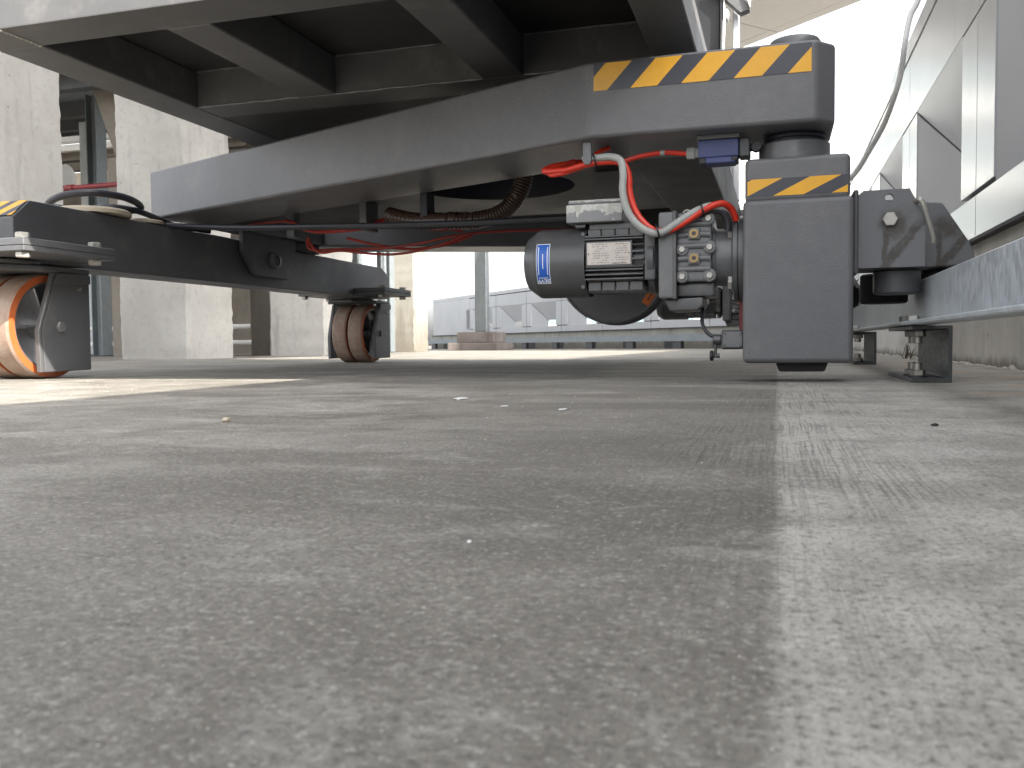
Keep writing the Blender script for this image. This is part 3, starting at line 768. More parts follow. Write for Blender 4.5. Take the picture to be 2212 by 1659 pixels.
# --- machinery house above (only its underside and edges come into view)
obj('slew_bearing', MB().lathe([(0.30, 0.70), (0.34, 0.70), (0.34, 0.7825), (0.30, 0.7825)], (-0.965, 3.245, 0), 'z', 48, False), 'dark_paint', mc)
mh = obj('machinery_house', MB().box(-1.55, -0.40, 1.95, 3.8, 0.894, 6.5, 0.01, 1), 'frame_paint', mc)
obj('added_shade_box', MB().box(-1.45, -0.55, 3.801, 7.4, 2.9, 6.9, 0.01, 1), 'frame_paint', mc)  # overhead box added out of view to shade the columns
obj('shadow_panel', MB().box(-1.70, -0.245, 4.02, 4.06, 0.894, 2.2, 0.004, 1), 'black', mc, 0)  # black panel standing in for the shadowed superstructure
obj('edge_trim', MB().box(-0.2445, -0.232, 4.0, 4.06, 0.90, 1.9, 0.003, 1), 'dark_paint', mc, 0)
obj('side_post', MB().box(-0.193, -0.166, 4.05, 4.12, 0.705, 1.75, 0.004, 1), 'white_panel', mc, 0)
obj('grab_bar', MB().prism([(-0.235, 1.63), (-0.118, 1.52), (-0.118, 1.50), (-0.158, 1.487), (-0.27, 1.60), (-0.27, 1.63)], 3.98, 4.03, 'y', 0.003, 1), 'frame_paint', mc)
obj('cover_plate', MB().prism([(-0.225, 1.85), (-0.116, 1.85), (-0.116, 1.505), (-0.120, 1.505)], 3.965, 3.978, 'y', 0.001, 1), 'building_white', mc)
obj('side_lamp', MB().lathe([(0.03, 0), (0.03, 0.02), (0.018, 0.03)], (-0.231, 4.02, 1.50), 'x', 18), 'white_plastic', mc)
obj('thin_cable', MB().tube([(-0.228, 3.99, 1.75), (-0.226, 3.99, 1.45), (-0.232, 3.98, 1.3), (-0.240, 3.98, 1.10)], 0.004, 8, 5), 'white_cable', mc)

# --- drive legs
def drive_leg():
    t = obj('drive_leg', MB().box(-0.072, 0.149, 1.95, 2.17, 0.041, 0.386, 0.012, 3), 'grey_paint', mc, 40)
    obj('leg_cap', MB().box(-0.068, 0.142, 1.955, 2.165, 0.380, 0.473, 0.011, 3), 'grey_paint', t, 40)
    mb = MB()
    obj('pivot_collar', MB().lathe([(0.062, 0.470), (0.0745, 0.4702), (0.0745, 0.512), (0.070, 0.516), (0.062, 0.516)][1:], (0.033, 2.06, 0), 'z', 48), 'gear_paint', t)
    obj('pivot_ring', MB().lathe([(0.060, 0.516), (0.060, 0.522), (0.064, 0.524), (0.064, 0.529), (0.060, 0.531), (0.066, 0.534)], (0.033, 2.06, 0), 'z', 48), 'navy', t)
    hazard_tape('hazard_tape', -0.0625, 0.1365, 1.9548, 0.392, 0.428, 0.116, 2.05, -0.011, t)
    obj('buffer_pad', MB().prism([(-0.004, 0.0405), (0.102, 0.0405), (0.096, 0.024), (0.092, 0.022), (0.006, 0.022), (0.002, 0.024)], 1.99, 2.13, 'y', 0.001, 1), 'rubber', t)
    return t
leg1 = drive_leg()
# cable gland on the rail side
obj('gland', MB().lathe([(0.03, 0.1495), (0.03, 0.153), (0.024, 0.154), (0.027, 0.158), (0.022, 0.160), (0.026, 0.164), (0.018, 0.166), (0.021, 0.170), (0.014, 0.173)], (0, 2.12, 0.185), 'x', 24), 'rubber', leg1)

# --- guide roller assembly (mounted on the leg, gripping the rail)
def roller_assembly():
    g = obj('roller_bracket', MB().box(0.1495, 0.160, 1.985, 2.17, 0.225, 0.40, 0.003, 1), 'dark_paint', mc)
    plate = [(0.1605, 0.238), (0.288, 0.238), (0.288, 0.338), (0.258, 0.398), (0.170, 0.398), (0.1605, 0.390)]
    b = bmesh.new()
    hx, hz, hrr = 0.2195, 0.381, 0.0082
    def pl(y): return [b.verts.new((p[0], y, p[1])) for p in plate], [b.verts.new((hx+hrr*math.cos(a), y, hz+hrr*math.sin(a))) for a in [2*math.pi*k/20 for k in range(20)]]
    (o0, i0), (o1, i1) = pl(1.992), pl(2.004)
    for O_, I_ in ((o0, i0), (o1, i1)):
        ee = [b.edges.new((O_[k], O_[(k+1) % 6])) for k in range(6)] + [b.edges.new((I_[k], I_[(k+1) % 20])) for k in range(20)]
        bmesh.ops.triangle_fill(b, use_beauty=True, edges=ee)
    for A_, B_ in ((o0, o1), (i0, i1)):
        for k in range(len(A_)): b.faces.new((A_[k], A_[(k+1) % len(A_)], B_[(k+1) % len(A_)], B_[k]))
    bmesh.ops.recalc_face_normals(b, faces=list(b.faces))
    mb = MB(); mb.add(b)
    obj('front_plate', mb, 'stained_paint', g, 20)
    obj('rear_plate', MB().prism(plate, 2.140, 2.150, 'y', 0.002, 1), 'dark_paint', g, 20)
    obj('bottom_plate', MB().box(0.1605, 0.300, 2.0045, 2.1395, 0.238, 0.247, 0.001, 1), 'dark_paint', g)
    obj('outer_arm', MB().prism([(0.289, 0.245), (0.408, 0.250), (0.412, 0.268), (0.400, 0.300), (0.345, 0.388), (0.300, 0.392), (0.289, 0.380)], 2.150, 2.31, 'y', 0.005, 2), 'stained_paint', g, 30)
    obj('arm_neck', MB().box(0.262, 0.288, 2.005, 2.139, 0.25, 0.33, 0.003, 1), 'dark_paint', g)
    inst('bolt', BM['head_y'], (0.2205, 1.985, 0.336), g)
    obj('lever', MB().tube([(0.267, 2.05, 0.36), (0.272, 1.985, 0.372), (0.280, 1.975, 0.366), (0.290, 1.978, 0.335), (0.301, 1.985, 0.300), (0.303, 1.99, 0.285)], lambda t: 0.0065-0.0025*t, 10, 6), 'zinc', g)
    for x, y, z0, z1, r in ((0.246, 2.085, 0.186, 0.2375, 0.048), (0.236, 2.235, 0.172, 0.24, 0.052), (0.362, 2.235, 0.18, 0.244, 0.05)):
        obj('roller', MB().lathe([(r-0.006, z0), (r-0.002, z0+0.002), (r, z0+0.006), (r, z1-0.004), (r-0.004, z1)], (x, y, 0), 'z', 40), 'rubber' if x > 0.3 or y > 2.2 else 'dark_paint', g)
        obj('roller_pin', MB().cyl((x, y, 0), 'z', 0.014, z1-0.001, z1+0.012, 16), 'steel_dark', g)
    return g
ro1 = roller_assembly()

# --- gear motor
AXZ, AYM = 0.277, 2.075                        # motor axis
def gear_motor():
    m = obj('gear_motor', MB().lathe([(0.052, -0.424), (0.060, -0.420), (0.060, -0.288), (0.052, -0.284)], (0, AYM, AXZ), 'x', 40), 'motor_paint', mc)
    # fan cowl: tapered hood
    obj('fan_cowl', MB().lathe([(0.012, -0.574), (0.055, -0.574), (0.0625, -0.570), (0.0805, -0.545), (0.0815, -0.539), (0.0815, -0.424), (0.0795, -0.424), (0.0795, -0.43), (0.0, -0.43)][:-1], (0, AYM, AXZ), 'x', 56), 'motor_paint', m, 30)
    # cooling fins run along the axis
    fin = MB().box(-0.066, 0.066, -0.0018, 0.0018, -0.0085, 0.0085).mesh('fin', 'motor_paint', 0)[0]
    for k in range(28):
        a = 2*math.pi*k/28
        if 0.40 < (a % (2*math.pi))/math.pi*1.0 < 0.62: continue
        o = inst('fin', fin, (-0.356, AYM+0.0665*math.cos(a), AXZ+0.0665*math.sin(a)), m)
        o.rotation_euler = (a-math.pi/2, 0, 0)
    # squared shell rails above and below with ribbed cells
    for z0, z1 in ((0.058, 0.0745), (-0.0745, -0.058)):
        obj('shell_rail', MB().box(-0.420, -0.290, AYM-0.052, AYM+0.04, AXZ+min(z0, z1), AXZ+max(z0, z1), 0.003, 1), 'motor_paint', m)
    cell = MB().box(-0.0150, 0.0150, -0.004, 0.004, -0.0105, 0.0105, 0.0015, 1).mesh('cell_block', 'motor_paint', 30)[0]
    for sgn, zz in ((1, 0.060), (-1, -0.060)):
        for k in range(4): inst('cell_block', cell, (-0.404+0.032*k, AYM-0.053, AXZ+zz), m)
    for z in (0.0525, 0.0465, -0.0235, -0.034, -0.044):
        obj('shell_rib', MB().box(-0.423, -0.290, AYM-0.0745, AYM-0.05, AXZ+z-0.002, AXZ+z+0.002, 0.0008, 1), 'motor_paint', m)
    # nameplate
    npl = obj('nameplate', MB().box(-0.418, -0.318, AYM-0.0752, AYM-0.0735, AXZ-0.012, AXZ+0.038, 0.0005, 1), 'nameplate', m)
    obj('plate_seat', MB().box(-0.421, -0.315, AYM-0.0734, AYM-0.045, AXZ-0.015, AXZ+0.041), 'motor_paint', m, 0)
    for px_ in (-0.414, -0.322): obj('rivet', MB().cyl((px_, AYM-0.0752, AXZ+0.013), 'y', 0.0016, -0.0012, 0, 10), 'steel_dark', npl)
    rg = random.Random(3)
    for k in range(9):
        z = AXZ+0.0345-k*0.0052
        for s0, s1 in ((-0.410, -0.368), (-0.360, -0.324)):
            x = s0 + rg.uniform(0, 0.01)
            mb = MB(); any_ = False
            while x < s1:
                w = rg.uniform(0.002, 0.007)
                if rg.random() < 0.72: mb.box(x, min(x+w, s1), AYM-0.0756, AYM-0.0752, z-0.0009, z+0.0009); any_ = True
                x += w + rg.uniform(0.0012, 0.004)
            if any_: obj('print_line', mb, 'print_faint', npl, 0)
            else: mb.bm.free()
    # end shield, adapter and flange screws
    obj('end_shield', MB().lathe([(0.066, -0.2835), (0.078, -0.281), (0.078, -0.268), (0.070, -0.262), (0.056, -0.252), (0.052, -0.238)], (0, AYM, AXZ), 'x', 40), 'motor_paint', m)
    obj('shield_block', MB().box(-0.2885, -0.262, AYM-0.073, AYM-0.03, AXZ-0.05, AXZ+0.055, 0.006, 2), 'motor_paint', m)
    obj('adapter', MB().lathe([(0.066, -0.2375), (0.078, -0.234), (0.078, -0.223), (0.07, -0.2215)], (0, AYM, AXZ), 'x', 44), 'gear_paint', m)
    for z in (-0.05, 0.0, 0.05): inst('bolt', BM['head_x'], (-0.245, AYM-0.062, AXZ+z), m)
    # terminal box with flaking paint
    tb = obj('terminal_box', MB().box(-0.466, -0.336, AYM-0.078, AYM+0.03, 0.362, 0.4035, 0.004, 2), 'flaked_box', m)
    obj('lid', MB().box(-0.462, -0.340, AYM-0.072, AYM+0.03, 0.4040, 0.414, 0.003, 1), 'flaked_box', tb)
    obj('neck', MB().box(-0.418, -0.300, AYM-0.055, AYM+0.03, 0.345, 0.3615, 0.003, 1), 'motor_paint', tb)
    obj('lug', MB().box(-0.448, -0.424, AYM-0.06, AYM-0.01, 0.352, 0.3615, 0.002, 1), 'motor_paint', tb)
    for z in (-0.06, 0.06):
        obj('cowl_screw', MB().cyl((-0.430, AYM-0.057, AXZ+z), 'y', 0.0045, -0.006, 0.004, 12), 'steel_dark', m)
    # gearbox
    g = obj('gearbox', MB().box(-0.2155, -0.138, AYM-0.088, AYM+0.07, 0.2195, 0.372, 0.008, 2), 'gear_paint', m)
    obj('lower_case', MB().box(-0.2155, -0.134, AYM-0.07, AYM+0.06, 0.188, 0.219, 0.006, 2), 'motor_paint', m)
    obj('end_cover', MB().box(-0.2535, -0.216, AYM-0.098, AYM+0.08, 0.184, 0.374, 0.006, 2), 'gear_paint', m)
    obj('gasket', MB().box(-0.222, -0.213, AYM-0.1, AYM+0.081, 0.182, 0.376, 0.002, 1), 'steel_dark', m)
    obj('sump', MB().prism([(-0.245, 0.1835), (-0.158, 0.1875), (-0.158, 0.168), (-0.172, 0.158), (-0.232, 0.156)], AYM-0.07, AYM+0.06, 'y', 0.005, 2), 'motor_paint', m)
    for z in (0.247, 0.270, 0.297, 0.322, 0.345):
        obj('casting_ridge', MB().tube([(-0.211, AYM-0.086, z), (-0.175, AYM-0.0865, z+0.001), (-0.142, AYM-0.086, z)], 0.0075, 12, 5), 'gear_paint', g)
    for z in (0.324, 0.2705):
        pp = obj('plug_boss', MB().box(-0.189, -0.163, AYM-0.0955, AYM-0.086, z-0.013, z+0.013, 0.003, 2), 'gear_paint', g)
        obj('plug', MB().lathe([(0.0098, -0.003), (0.0098, 0.001), (0.0058, 0.001), (0.0058, -0.0015)], (-0.176, AYM-0.0965, z), 'y', 24), 'brass', g)
        obj('plug_hole', MB().cyl((-0.176, AYM-0.0975, z), 'y', 0.0052, -0.0025, -0.0022, 6), 'print_dark', g)
    for x, z in ((-0.202, 0.291), (-0.143, 0.294), (-0.202, 0.2315), (-0.143, 0.2325), (-0.146, 0.356)):
        obj('lobe', MB().lathe([(0.0145, 0.0), (0.0145, -0.004), (0.012, -0.006)], (x, AYM-0.0862, z), 'y', 20), 'gear_paint', g)
        obj('bolt', MB().hexnut((x, AYM-0.0925, z), 'y', 0.0075, -0.005, 0.0), 'zinc', g)
    # output flange against the leg
    obj('output_neck', MB().lathe([(0.072, -0.1375), (0.064, -0.130), (0.064, -0.098), (0.070, -0.096)], (0, AYM-0.012, AXZ), 'x', 44), 'gear_paint', m)
    obj('output_flange', MB().lathe([(0.088, -0.0955), (0.096, -0.0935), (0.096, -0.085), (0.088, -0.0845), (0.088, -0.083), (0.096, -0.082), (0.096, -0.0725)], (0, AYM-0.005, AXZ-0.005), 'x', 56), 'motor_paint', m)
    for a in (45, 135, 225, 315):
        inst('bolt', BM['head_x'], (-0.1005, AYM-0.005+0.078*math.cos(R(a)), AXZ-0.005+0.078*math.sin(R(a))), m)
    obj('lifting_eye', MB().tube([(-0.205, AYM-0.03, 0.372), (-0.203, AYM-0.03, 0.381), (-0.196, AYM-0.03, 0.384), (-0.189, AYM-0.03, 0.379), (-0.188, AYM-0.03, 0.372)], 0.003, 8, 5), 'zinc', m)
    return m
gm1 = gear_motor()
# copies of the near leg, rollers and motor for the far drive leg
DY = 2*YM - 4.12
for o in (leg1, ro1, gm1): copy_tree(o, (0, DY, 0), mc)

# blue maker's sticker on the near cowl, curved with it; lettering is upside down as mounted
st = MB(); r = 0.0818
for (s0, s1, x0, x1, mi, dr) in ((-38, 30, -0.537, -0.505, 1, 0.0), (-36.5, 28.5, -0.5357, -0.5063, 0, 0.0003),
                                 (-22, 24, -0.5325, -0.5308, 1, 0.0006), (-12, 12, -0.5218, -0.5201, 1, 0.0006), (-22, 24, -0.5112, -0.5095, 1, 0.0006)):
    b = bmesh.new(); n = 16; prev = None
    for k in range(n+1):
        a = R(s0 + (s1-s0)*k/n); rr = r+dr
        def rad(x): return rr if x > -0.525 else rr - max(0, (-0.5265-x))*0.12
        y, z = -math.cos(a), math.sin(a)
        row = [b.verts.new((x, AYM+(rr+q)*y, AXZ+(rr+q)*z)) for x in (x0, x1) for q in (0, -0.0004)]
        if prev:
            for i, j in ((0, 2), (2, 3), (3, 1), (1, 0)): b.faces.new((prev[i], prev[j], row[j], row[i]))
        prev = row
    bmesh.ops.recalc_face_normals(b, faces=list(b.faces)); st.mi = mi; st.add(b)
stk = obj('maker_sticker', st, ['sticker_blue', 'sticker_white'], gm1, 0)
def text_mesh(txt, size, mat):
    cu = bpy.data.curves.new('lettering', 'FONT'); cu.body = txt; cu.size = size; cu.align_x = 'CENTER'; cu.align_y = 'CENTER'; cu.extrude = 0.0002
    cu.offset = size*0.02
    ob = bpy.data.objects.new('lettering', cu); C.objects.link(ob)
    dg = bpy.context.evaluated_depsgraph_get(); me = bpy.data.meshes.new_from_object(ob.evaluated_get(dg))
    C.objects.unlink(ob); bpy.data.objects.remove(ob); me.materials.append(M(mat)); return me
def put_text(txt, size, mat, pos, parent, adeg, sx=1.0):
    me = text_mesh(txt, size, mat)
    a = R(adeg)
    # text plane x=along, y=up, z=normal ; upside down: local x -> -x site, local y -> downwards on the curve, normal outwards
    nrm = Vector((0, -math.cos(a), math.sin(a))); up = Vector((0, -math.sin(a), -math.cos(a))); xx = Vector((-1, 0, 0))
    m4 = Matrix((xx, up, nrm)).transposed().to_4x4()
    me.transform(m4 @ Matrix.Diagonal((sx, 1, 1, 1)))
    o = bpy.data.objects.new('lettering', me); link(o, pos, parent)
    return o
def on_cowl(x, adeg, dr=0.0006):
    a = R(adeg); return (x, AYM-(0.0818+dr)*math.cos(a), AXZ+(0.0818+dr)*math.sin(a))
put_text('SEW', 0.0155, 'sticker_white', on_cowl(-0.521, -33), stk, -33)
put_text('EURODRIVE', 0.0040, 'sticker_white', on_cowl(-0.521, -27), stk, -27)
put_text('SEW-EURODRIVE', 0.0042, 'print_dark', (-0.344, AYM-0.0754, AXZ-0.0088), npl if False else gm1, 0)

# --- hazard-striped cable drum behind the near motor
dr = obj('cable_drum', MB().lathe([(0.060, 2.335), (0.139, 2.335), (0.145, 2.340), (0.145, 2.352), (0.137, 2.356), (0.12, 2.358), (0.12, 2.395), (0.137, 2.397), (0.149, 2.402), (0.149, 2.418), (0.06, 2.42)], (-0.420, 0, 0.283), 'y', 56), 'dark_paint', mc)
obj('hub', MB().cyl((-0.420, 0, 0.283), 'y', 0.05, 2.315, 2.45, 32, 0.004), 'black', dr)
obj('rim_ring', MB().lathe([(0.137, 2.3335), (0.142, 2.331), (0.145, 2.3345), (0.137, 2.3349)], (-0.420, 0, 0.283), 'y', 56, False), 'gear_paint', dr)
o = obj('warning_sticker', MB().box(-0.011, 0.011, -0.0006, 0.0006, -0.022, 0.022), 'sticker_orange', dr, 0)
o.location = Vector((-0.322, 2.3340, 0.206)) - SITE[dr.name]; o.rotation_euler = (0, R(32), 0)
o2 = obj('sticker_mark', MB().box(-0.0016, 0.0016, -0.0006, 0.0006, -0.010, 0.010), 'print_dark', dr, 0)
o2.location = Vector((-0.322, 2.3331, 0.206)) - SITE[dr.name]; o2.rotation_euler = (0, R(32), 0)
obj('drum_hanger', MB().box(-0.475, -0.395, 2.36, 2.39, 0.30, 0.547, 0.004, 1), 'dark_paint', dr, 0)

# --- limit switches
ls = obj('limit_switch', MB().box(-0.168, -0.082, 1.985, 2.035, 0.487, 0.525, 0.003, 2), 'blue_box', mc)
obj('cover', MB().box(-0.160, -0.088, 1.981, 2.03, 0.473, 0.4865, 0.002, 1), 'blue_box', ls)
obj('corner_lug', MB().box(-0.166, -0.150, 1.980, 2.03, 0.472, 0.4868, 0.002, 1), 'black', ls)
obj('corner_lug', MB().box(-0.098, -0.083, 1.980, 2.03, 0.476, 0.4868, 0.002, 1), 'black', ls)
obj('mount', MB().box(-0.170, -0.080, 1.98, 2.04, 0.5255, 0.5345, 0.001, 1), 'gear_paint', ls)
obj('head', MB().box(-0.0815, -0.058, 1.988, 2.032, 0.484, 0.526, 0.003, 1), 'foot_steel', ls)
obj('plunger', MB().cyl((0, 2.01, 0.507), 'x', 0.008, -0.0575, -0.045, 14), 'black', ls)
obj('plunger_roller', MB().cyl((-0.046, 0, 0.507), 'y', 0.010, 2.0, 2.02, 18), 'black', ls)
obj('cable_gland', MB().lathe([(0.010, -0.195), (0.0135, -0.193), (0.0135, -0.177), (0.011, -0.175), (0.011, -0.1685)], (0, 2.01, 0.503), 'x', 6), 'grey_cable', ls)
ls2 = obj('floor_switch', MB().box(-0.118, -0.0725, 1.985, 2.03, 0.071, 0.113, 0.003, 1), 'steel_dark', mc)
obj('cover', MB().box(-0.114, -0.0735, 1.9815, 1.9848, 0.075, 0.109, 0.001, 1), 'gear_paint', ls2)
for x in (-0.110, -0.077):
    for z in (0.079, 0.105): obj('screw', MB().cyl((x, 1.9815, z), 'y', 0.003, -0.0015, 0, 10), 'steel_dark', ls2)
obj('shaft_boss', MB().cyl((0, 2.0, 0.092), 'x', 0.012, -0.137, -0.1185, 16, 0.002), 'steel_dark', ls2)
obj('lever_arm', MB().box(-0.1345, -0.1285, 1.994, 2.006, 0.052, 0.095, 0.002, 1), 'steel_dark', ls2)
obj('roller', MB().cyl((0, 2.0, 0.057), 'x', 0.0115, -0.1435, -0.1355, 20, 0.002), 'black', ls2)
obj('roller_pin', MB().cyl((0, 2.0, 0.057), 'x', 0.005, -0.1355, -0.122, 12), 'steel_dark', ls2)
obj('switch_cable', MB().tube([(-0.128, 1.998, 0.097), (-0.142, 2.0, 0.102), (-0.155, 2.005, 0.115), (-0.162, 2.02, 0.135), (-0.163, 2.06, 0.165), (-0.163, 2.1, 0.20)], 0.0042, 8, 6), 'black_cable', ls2)
obj('red_guard', MB().box(-0.083, -0.0745, 2.06, 2.12, 0.10, 0.182, 0.001, 1), 'red_paint', mc, 0)

# --- cables on the near motor
clip = obj('cable_clip', MB().prism([(-0.417, 0.534), (-0.398, 0.534), (-0.398, 0.490), (-0.403, 0.484), (-0.412, 0.484), (-0.417, 0.490)], 1.957, 1.962, 'y', 0.001, 1), 'gear_paint', mc)
obj('red_cable', MB().tube([(-0.44, 2.10, 0.52), (-0.50, 2.03, 0.50), (-0.512, 1.985, 0.481), (-0.46, 1.972, 0.478), (-0.41, 1.970, 0.487), (-0.36, 1.970, 0.490), (-0.328, 1.968, 0.482), (-0.316, 1.966, 0.455), (-0.314, 1.964, 0.42), (-0.302, 1.962, 0.38), (-0.282, 1.960, 0.350), (-0.255, 1.960, 0.331), (-0.225, 1.962, 0.332), (-0.190, 1.965, 0.350), (-0.150, 1.968, 0.374), (-0.118, 1.980, 0.386), (-0.098, 1.998, 0.376), (-0.088, 2.01, 0.352)], 0.0072, 12, 8), 'red_cable', mc)
obj('red_cable', MB().tube([(-0.46, 2.06, 0.515), (-0.505, 2.0, 0.486), (-0.49, 1.978, 0.470), (-0.44, 1.975, 0.478), (-0.41, 1.976, 0.490), (-0.39, 1.99, 0.515), (-0.37, 2.02, 0.53)], 0.0055, 10, 6), 'red_cable', mc)
obj('red_cable', MB().tube([(-0.345, 2.0, 0.490), (-0.30, 2.004, 0.503), (-0.25, 2.008, 0.509), (-0.22, 2.01, 0.507), (-0.195, 2.01, 0.503)], 0.0055, 10, 6), 'red_cable', mc)
obj('cable_marker', MB().cyl((0, 2.0085, 0.5087), 'x', 0.0064, -0.252, -0.242, 12), 'grey_cable', mc)
obj('grey_cable', MB().tube([(-0.42, 1.99, 0.505), (-0.39, 1.965, 0.499), (-0.355, 1.96, 0.498), (-0.332, 1.956, 0.487), (-0.326, 1.952, 0.455), (-0.327, 1.951, 0.42), (-0.318, 1.95, 0.38), (-0.297, 1.95, 0.348), (-0.268, 1.952, 0.328), (-0.242, 1.956, 0.327), (-0.205, 1.962, 0.350), (-0.17, 1.968, 0.371), (-0.14, 1.976, 0.381), (-0.118, 1.99, 0.376), (-0.105, 2.0, 0.352)], 0.0082, 12, 8), 'grey_cable', mc)
obj('black_conduit', MB().tube([(-0.165, 1.985, 0.366), (-0.14, 1.986, 0.374), (-0.118, 1.99, 0.370), (-0.106, 1.995, 0.352), (-0.104, 1.998, 0.33)], 0.0085, 10, 6), 'black_cable', mc)
for p, ax in (((-0.252, 1.957, 0.3295), 'x'), ((-0.158, 1.968, 0.373), 'x'), ((-0.392, 1.967, 0.494), 'x')):
    o = obj('cable_tie', MB().lathe([(0.0148, -0.002), (0.0162, -0.002), (0.0162, 0.002), (0.0148, 0.002)], p, 'x', 20, False), 'black', mc)
    o.rotation_euler = (0, R(-15), R(8))
# --- ribbed brown hose and red looms under the belly plate
hp = [(-0.70, 2.50, 0.64), (-0.704, 2.50, 0.58), (-0.727, 2.50, 0.519), (-0.775, 2.50, 0.472), (-0.850, 2.50, 0.454), (-0.94, 2.50, 0.456), (-1.06, 2.52, 0.463), (-1.16, 2.56, 0.49)]
obj('ribbed_hose', MB().tube(hp, lambda t: 0.024+(0.0028 if int(t*168) % 3 == 0 else 0), 14, 24), 'brown_hose', mc, 60)
obj('hose_clip', MB().box(-1.03, -1.005, 2.49, 2.55, 0.44, 0.547, 0.003, 1), 'navy', mc, 0)
looms = [
 [(-2.0, 2.95, 0.54), (-1.62, 2.72, 0.515), (-1.52, 2.70, 0.475), (-1.35, 2.66, 0.470), (-1.2, 2.62, 0.480), (-1.05, 2.62, 0.478), (-0.95, 2.64, 0.49)],
 [(-1.62, 2.72, 0.52), (-1.5, 2.69, 0.470), (-1.3, 2.66, 0.466), (-1.15, 2.64, 0.470), (-1.02, 2.66, 0.452), (-0.92, 2.7, 0.48)],
 [(-1.3, 2.68, 0.48), (-1.2, 2.64, 0.495), (-1.1, 2.64, 0.49), (-1.0, 2.66, 0.465), (-0.95, 2.7, 0.46)],
 [(-1.3, 2.68, 0.485), (-1.22, 2.64, 0.487), (-1.12, 2.64, 0.484), (-1.02, 2.66, 0.458), (-0.97, 2.7, 0.45)],
 [(-1.56, 2.76, 0.46), (-1.54, 2.75, 0.43), (-1.50, 2.74, 0.405), (-1.42, 2.73, 0.408), (-1.30, 2.72, 0.392), (-1.20, 2.72, 0.388), (-1.08, 2.72, 0.405), (-0.96, 2.72, 0.44)],
 [(-1.57, 2.77, 0.455), (-1.55, 2.76, 0.42), (-1.45, 2.75, 0.415), (-1.28, 2.73, 0.410), (-1.15, 2.73, 0.418), (-1.0, 2.73, 0.44), (-0.85, 2.75, 0.45), (-0.6, 2.8, 0.45)],
 [(-1.40, 2.74, 0.45), (-1.30, 2.74, 0.425), (-1.18, 2.74, 0.405), (-1.05, 2.74, 0.412), (-0.95, 2.74, 0.44)],
]
for p in looms: obj('loose_red_cable', MB().tube(p, 0.0046, 8, 7), 'shaded_red', mc)
obj('loom_clip', MB().box(-1.285, -1.26, 2.60, 2.69, 0.457, 0.547, 0.002, 1), 'dark_paint', mc, 0)
obj('loom_clip', MB().box(-1.62, -1.59, 2.72, 2.76, 0.46, 0.547, 0.002, 1), 'dark_paint', mc, 0)
obj('black_cable', MB().tube([(-2.13, 2.62, 0.522), (-1.98, 2.60, 0.502), (-1.7, 2.56, 0.478), (-1.4, 2.52, 0.462), (-1.1, 2.48, 0.447), (-0.8, 2.44, 0.436), (-0.5, 2.40, 0.43)], 0.0105, 10, 7), 'black_cable', mc)

# --- bogie with two twin-wheel casters
BX1, BX0 = -2.0, -2.15                          # bogie beam faces
prof = [(1.944, 0.36), (1.944, 0.448), (2.005, 0.502), (4.30, 0.492), (4.395, 0.448), (4.395, 0.33), (4.05, 0.327), (2.0, 0.327)]
bg_ = obj('bogie_beam', MB().prism(prof, BX0, BX1, 'x', 0.005, 2), 'dark_paint', mc)
# end hazard tape on the sloping nose of the beam
mb = MB()
for k in range(-1, 4):
    for i, (a, w) in enumerate(((0, 0.55), (0.55, 0.45))):
        s0 = BX0+0.004+(k+a)*0.062; s1 = s0+w*0.062
        p = clip_poly([(s0, 0), (s1, 0), (s1+0.05, 1), (s0+0.05, 1)], BX0+0.004, BX1-0.006)
        if len(p) >= 3:
            def q(pp): return (pp[0], 1.9475+0.056*pp[1]-0.0022, 0.4525+0.0485*pp[1]+0.0016)
            mb.mi = i; mb.poly([q(x) for x in p], 0.0012)
obj('hazard_tape', mb, ['tape_yellow', 'tape_black'], bg_, 0)
obj('bearing_disc', MB().lathe([(0.115, 0.505), (0.115, 0.516), (0.105, 0.523), (0.05, 0.526)], (-2.08, 2.33, 0), 'z', 40), 'beige_cap', bg_)
obj('bearing_disc', MB().lathe([(0.075, 0.504), (0.075, 0.512), (0.07, 0.516), (0.04, 0.517)], (-2.07, 2.54, 0), 'z', 36), 'beige_cap', bg_)
loop = [(-2.20, 2.28, 0.54), (-2.12, 2.245, 0.556), (-2.03, 2.27, 0.566), (-1.995, 2.36, 0.566), (-2.01, 2.45, 0.560), (-2.05, 2.51, 0.550), (-2.14, 2.50, 0.545), (-2.21, 2.40, 0.540)]
obj('coiled_cable', MB().tube(loop, 0.0115, 10, 7, True), 'black_cable', bg_)
obj('coiled_cable', MB().tube([(-2.16, 2.40, 0.536), (-2.06, 2.38, 0.540), (-2.02, 2.46, 0.536), (-2.03, 2.58, 0.525), (-2.05, 2.70, 0.517), (-2.02, 2.85, 0.515)], 0.010, 10, 7), 'black_cable', bg_)
# hanger bracket and pin
hb = obj('hanger_bracket', MB().prism([(2.994, 0.534), (3.384, 0.534), (3.384, 0.43), (3.314, 0.363), (3.075, 0.366), (2.994, 0.455)], -1.992, -1.972, 'x', 0.003, 1), 'dark_paint', mc)
obj('hanger_plate', MB().prism([(2.994, 0.534), (3.384, 0.534), (3.384, 0.43), (3.314, 0.363), (3.075, 0.366), (2.994, 0.455)], -2.18, -2.16, 'x', 0.003, 1), 'dark_paint', hb)
obj('pin_collar', MB().lathe([(0.034, -1.9715), (0.034, -1.958), (0.022, -1.956), (0.022, -1.964)], (0, 3.21, 0.435), 'x', 28), 'gear_paint', hb)
obj('pin', MB().cyl((0, 3.21, 0.435), 'x', 0.021, -1.985, -1.961, 20), 'steel_dark', hb)
obj('stop_block', MB().box(-2.06, -1.99, 3.40, 3.62, 0.4975, 0.5345, 0.003, 1), 'black', hb, 0)

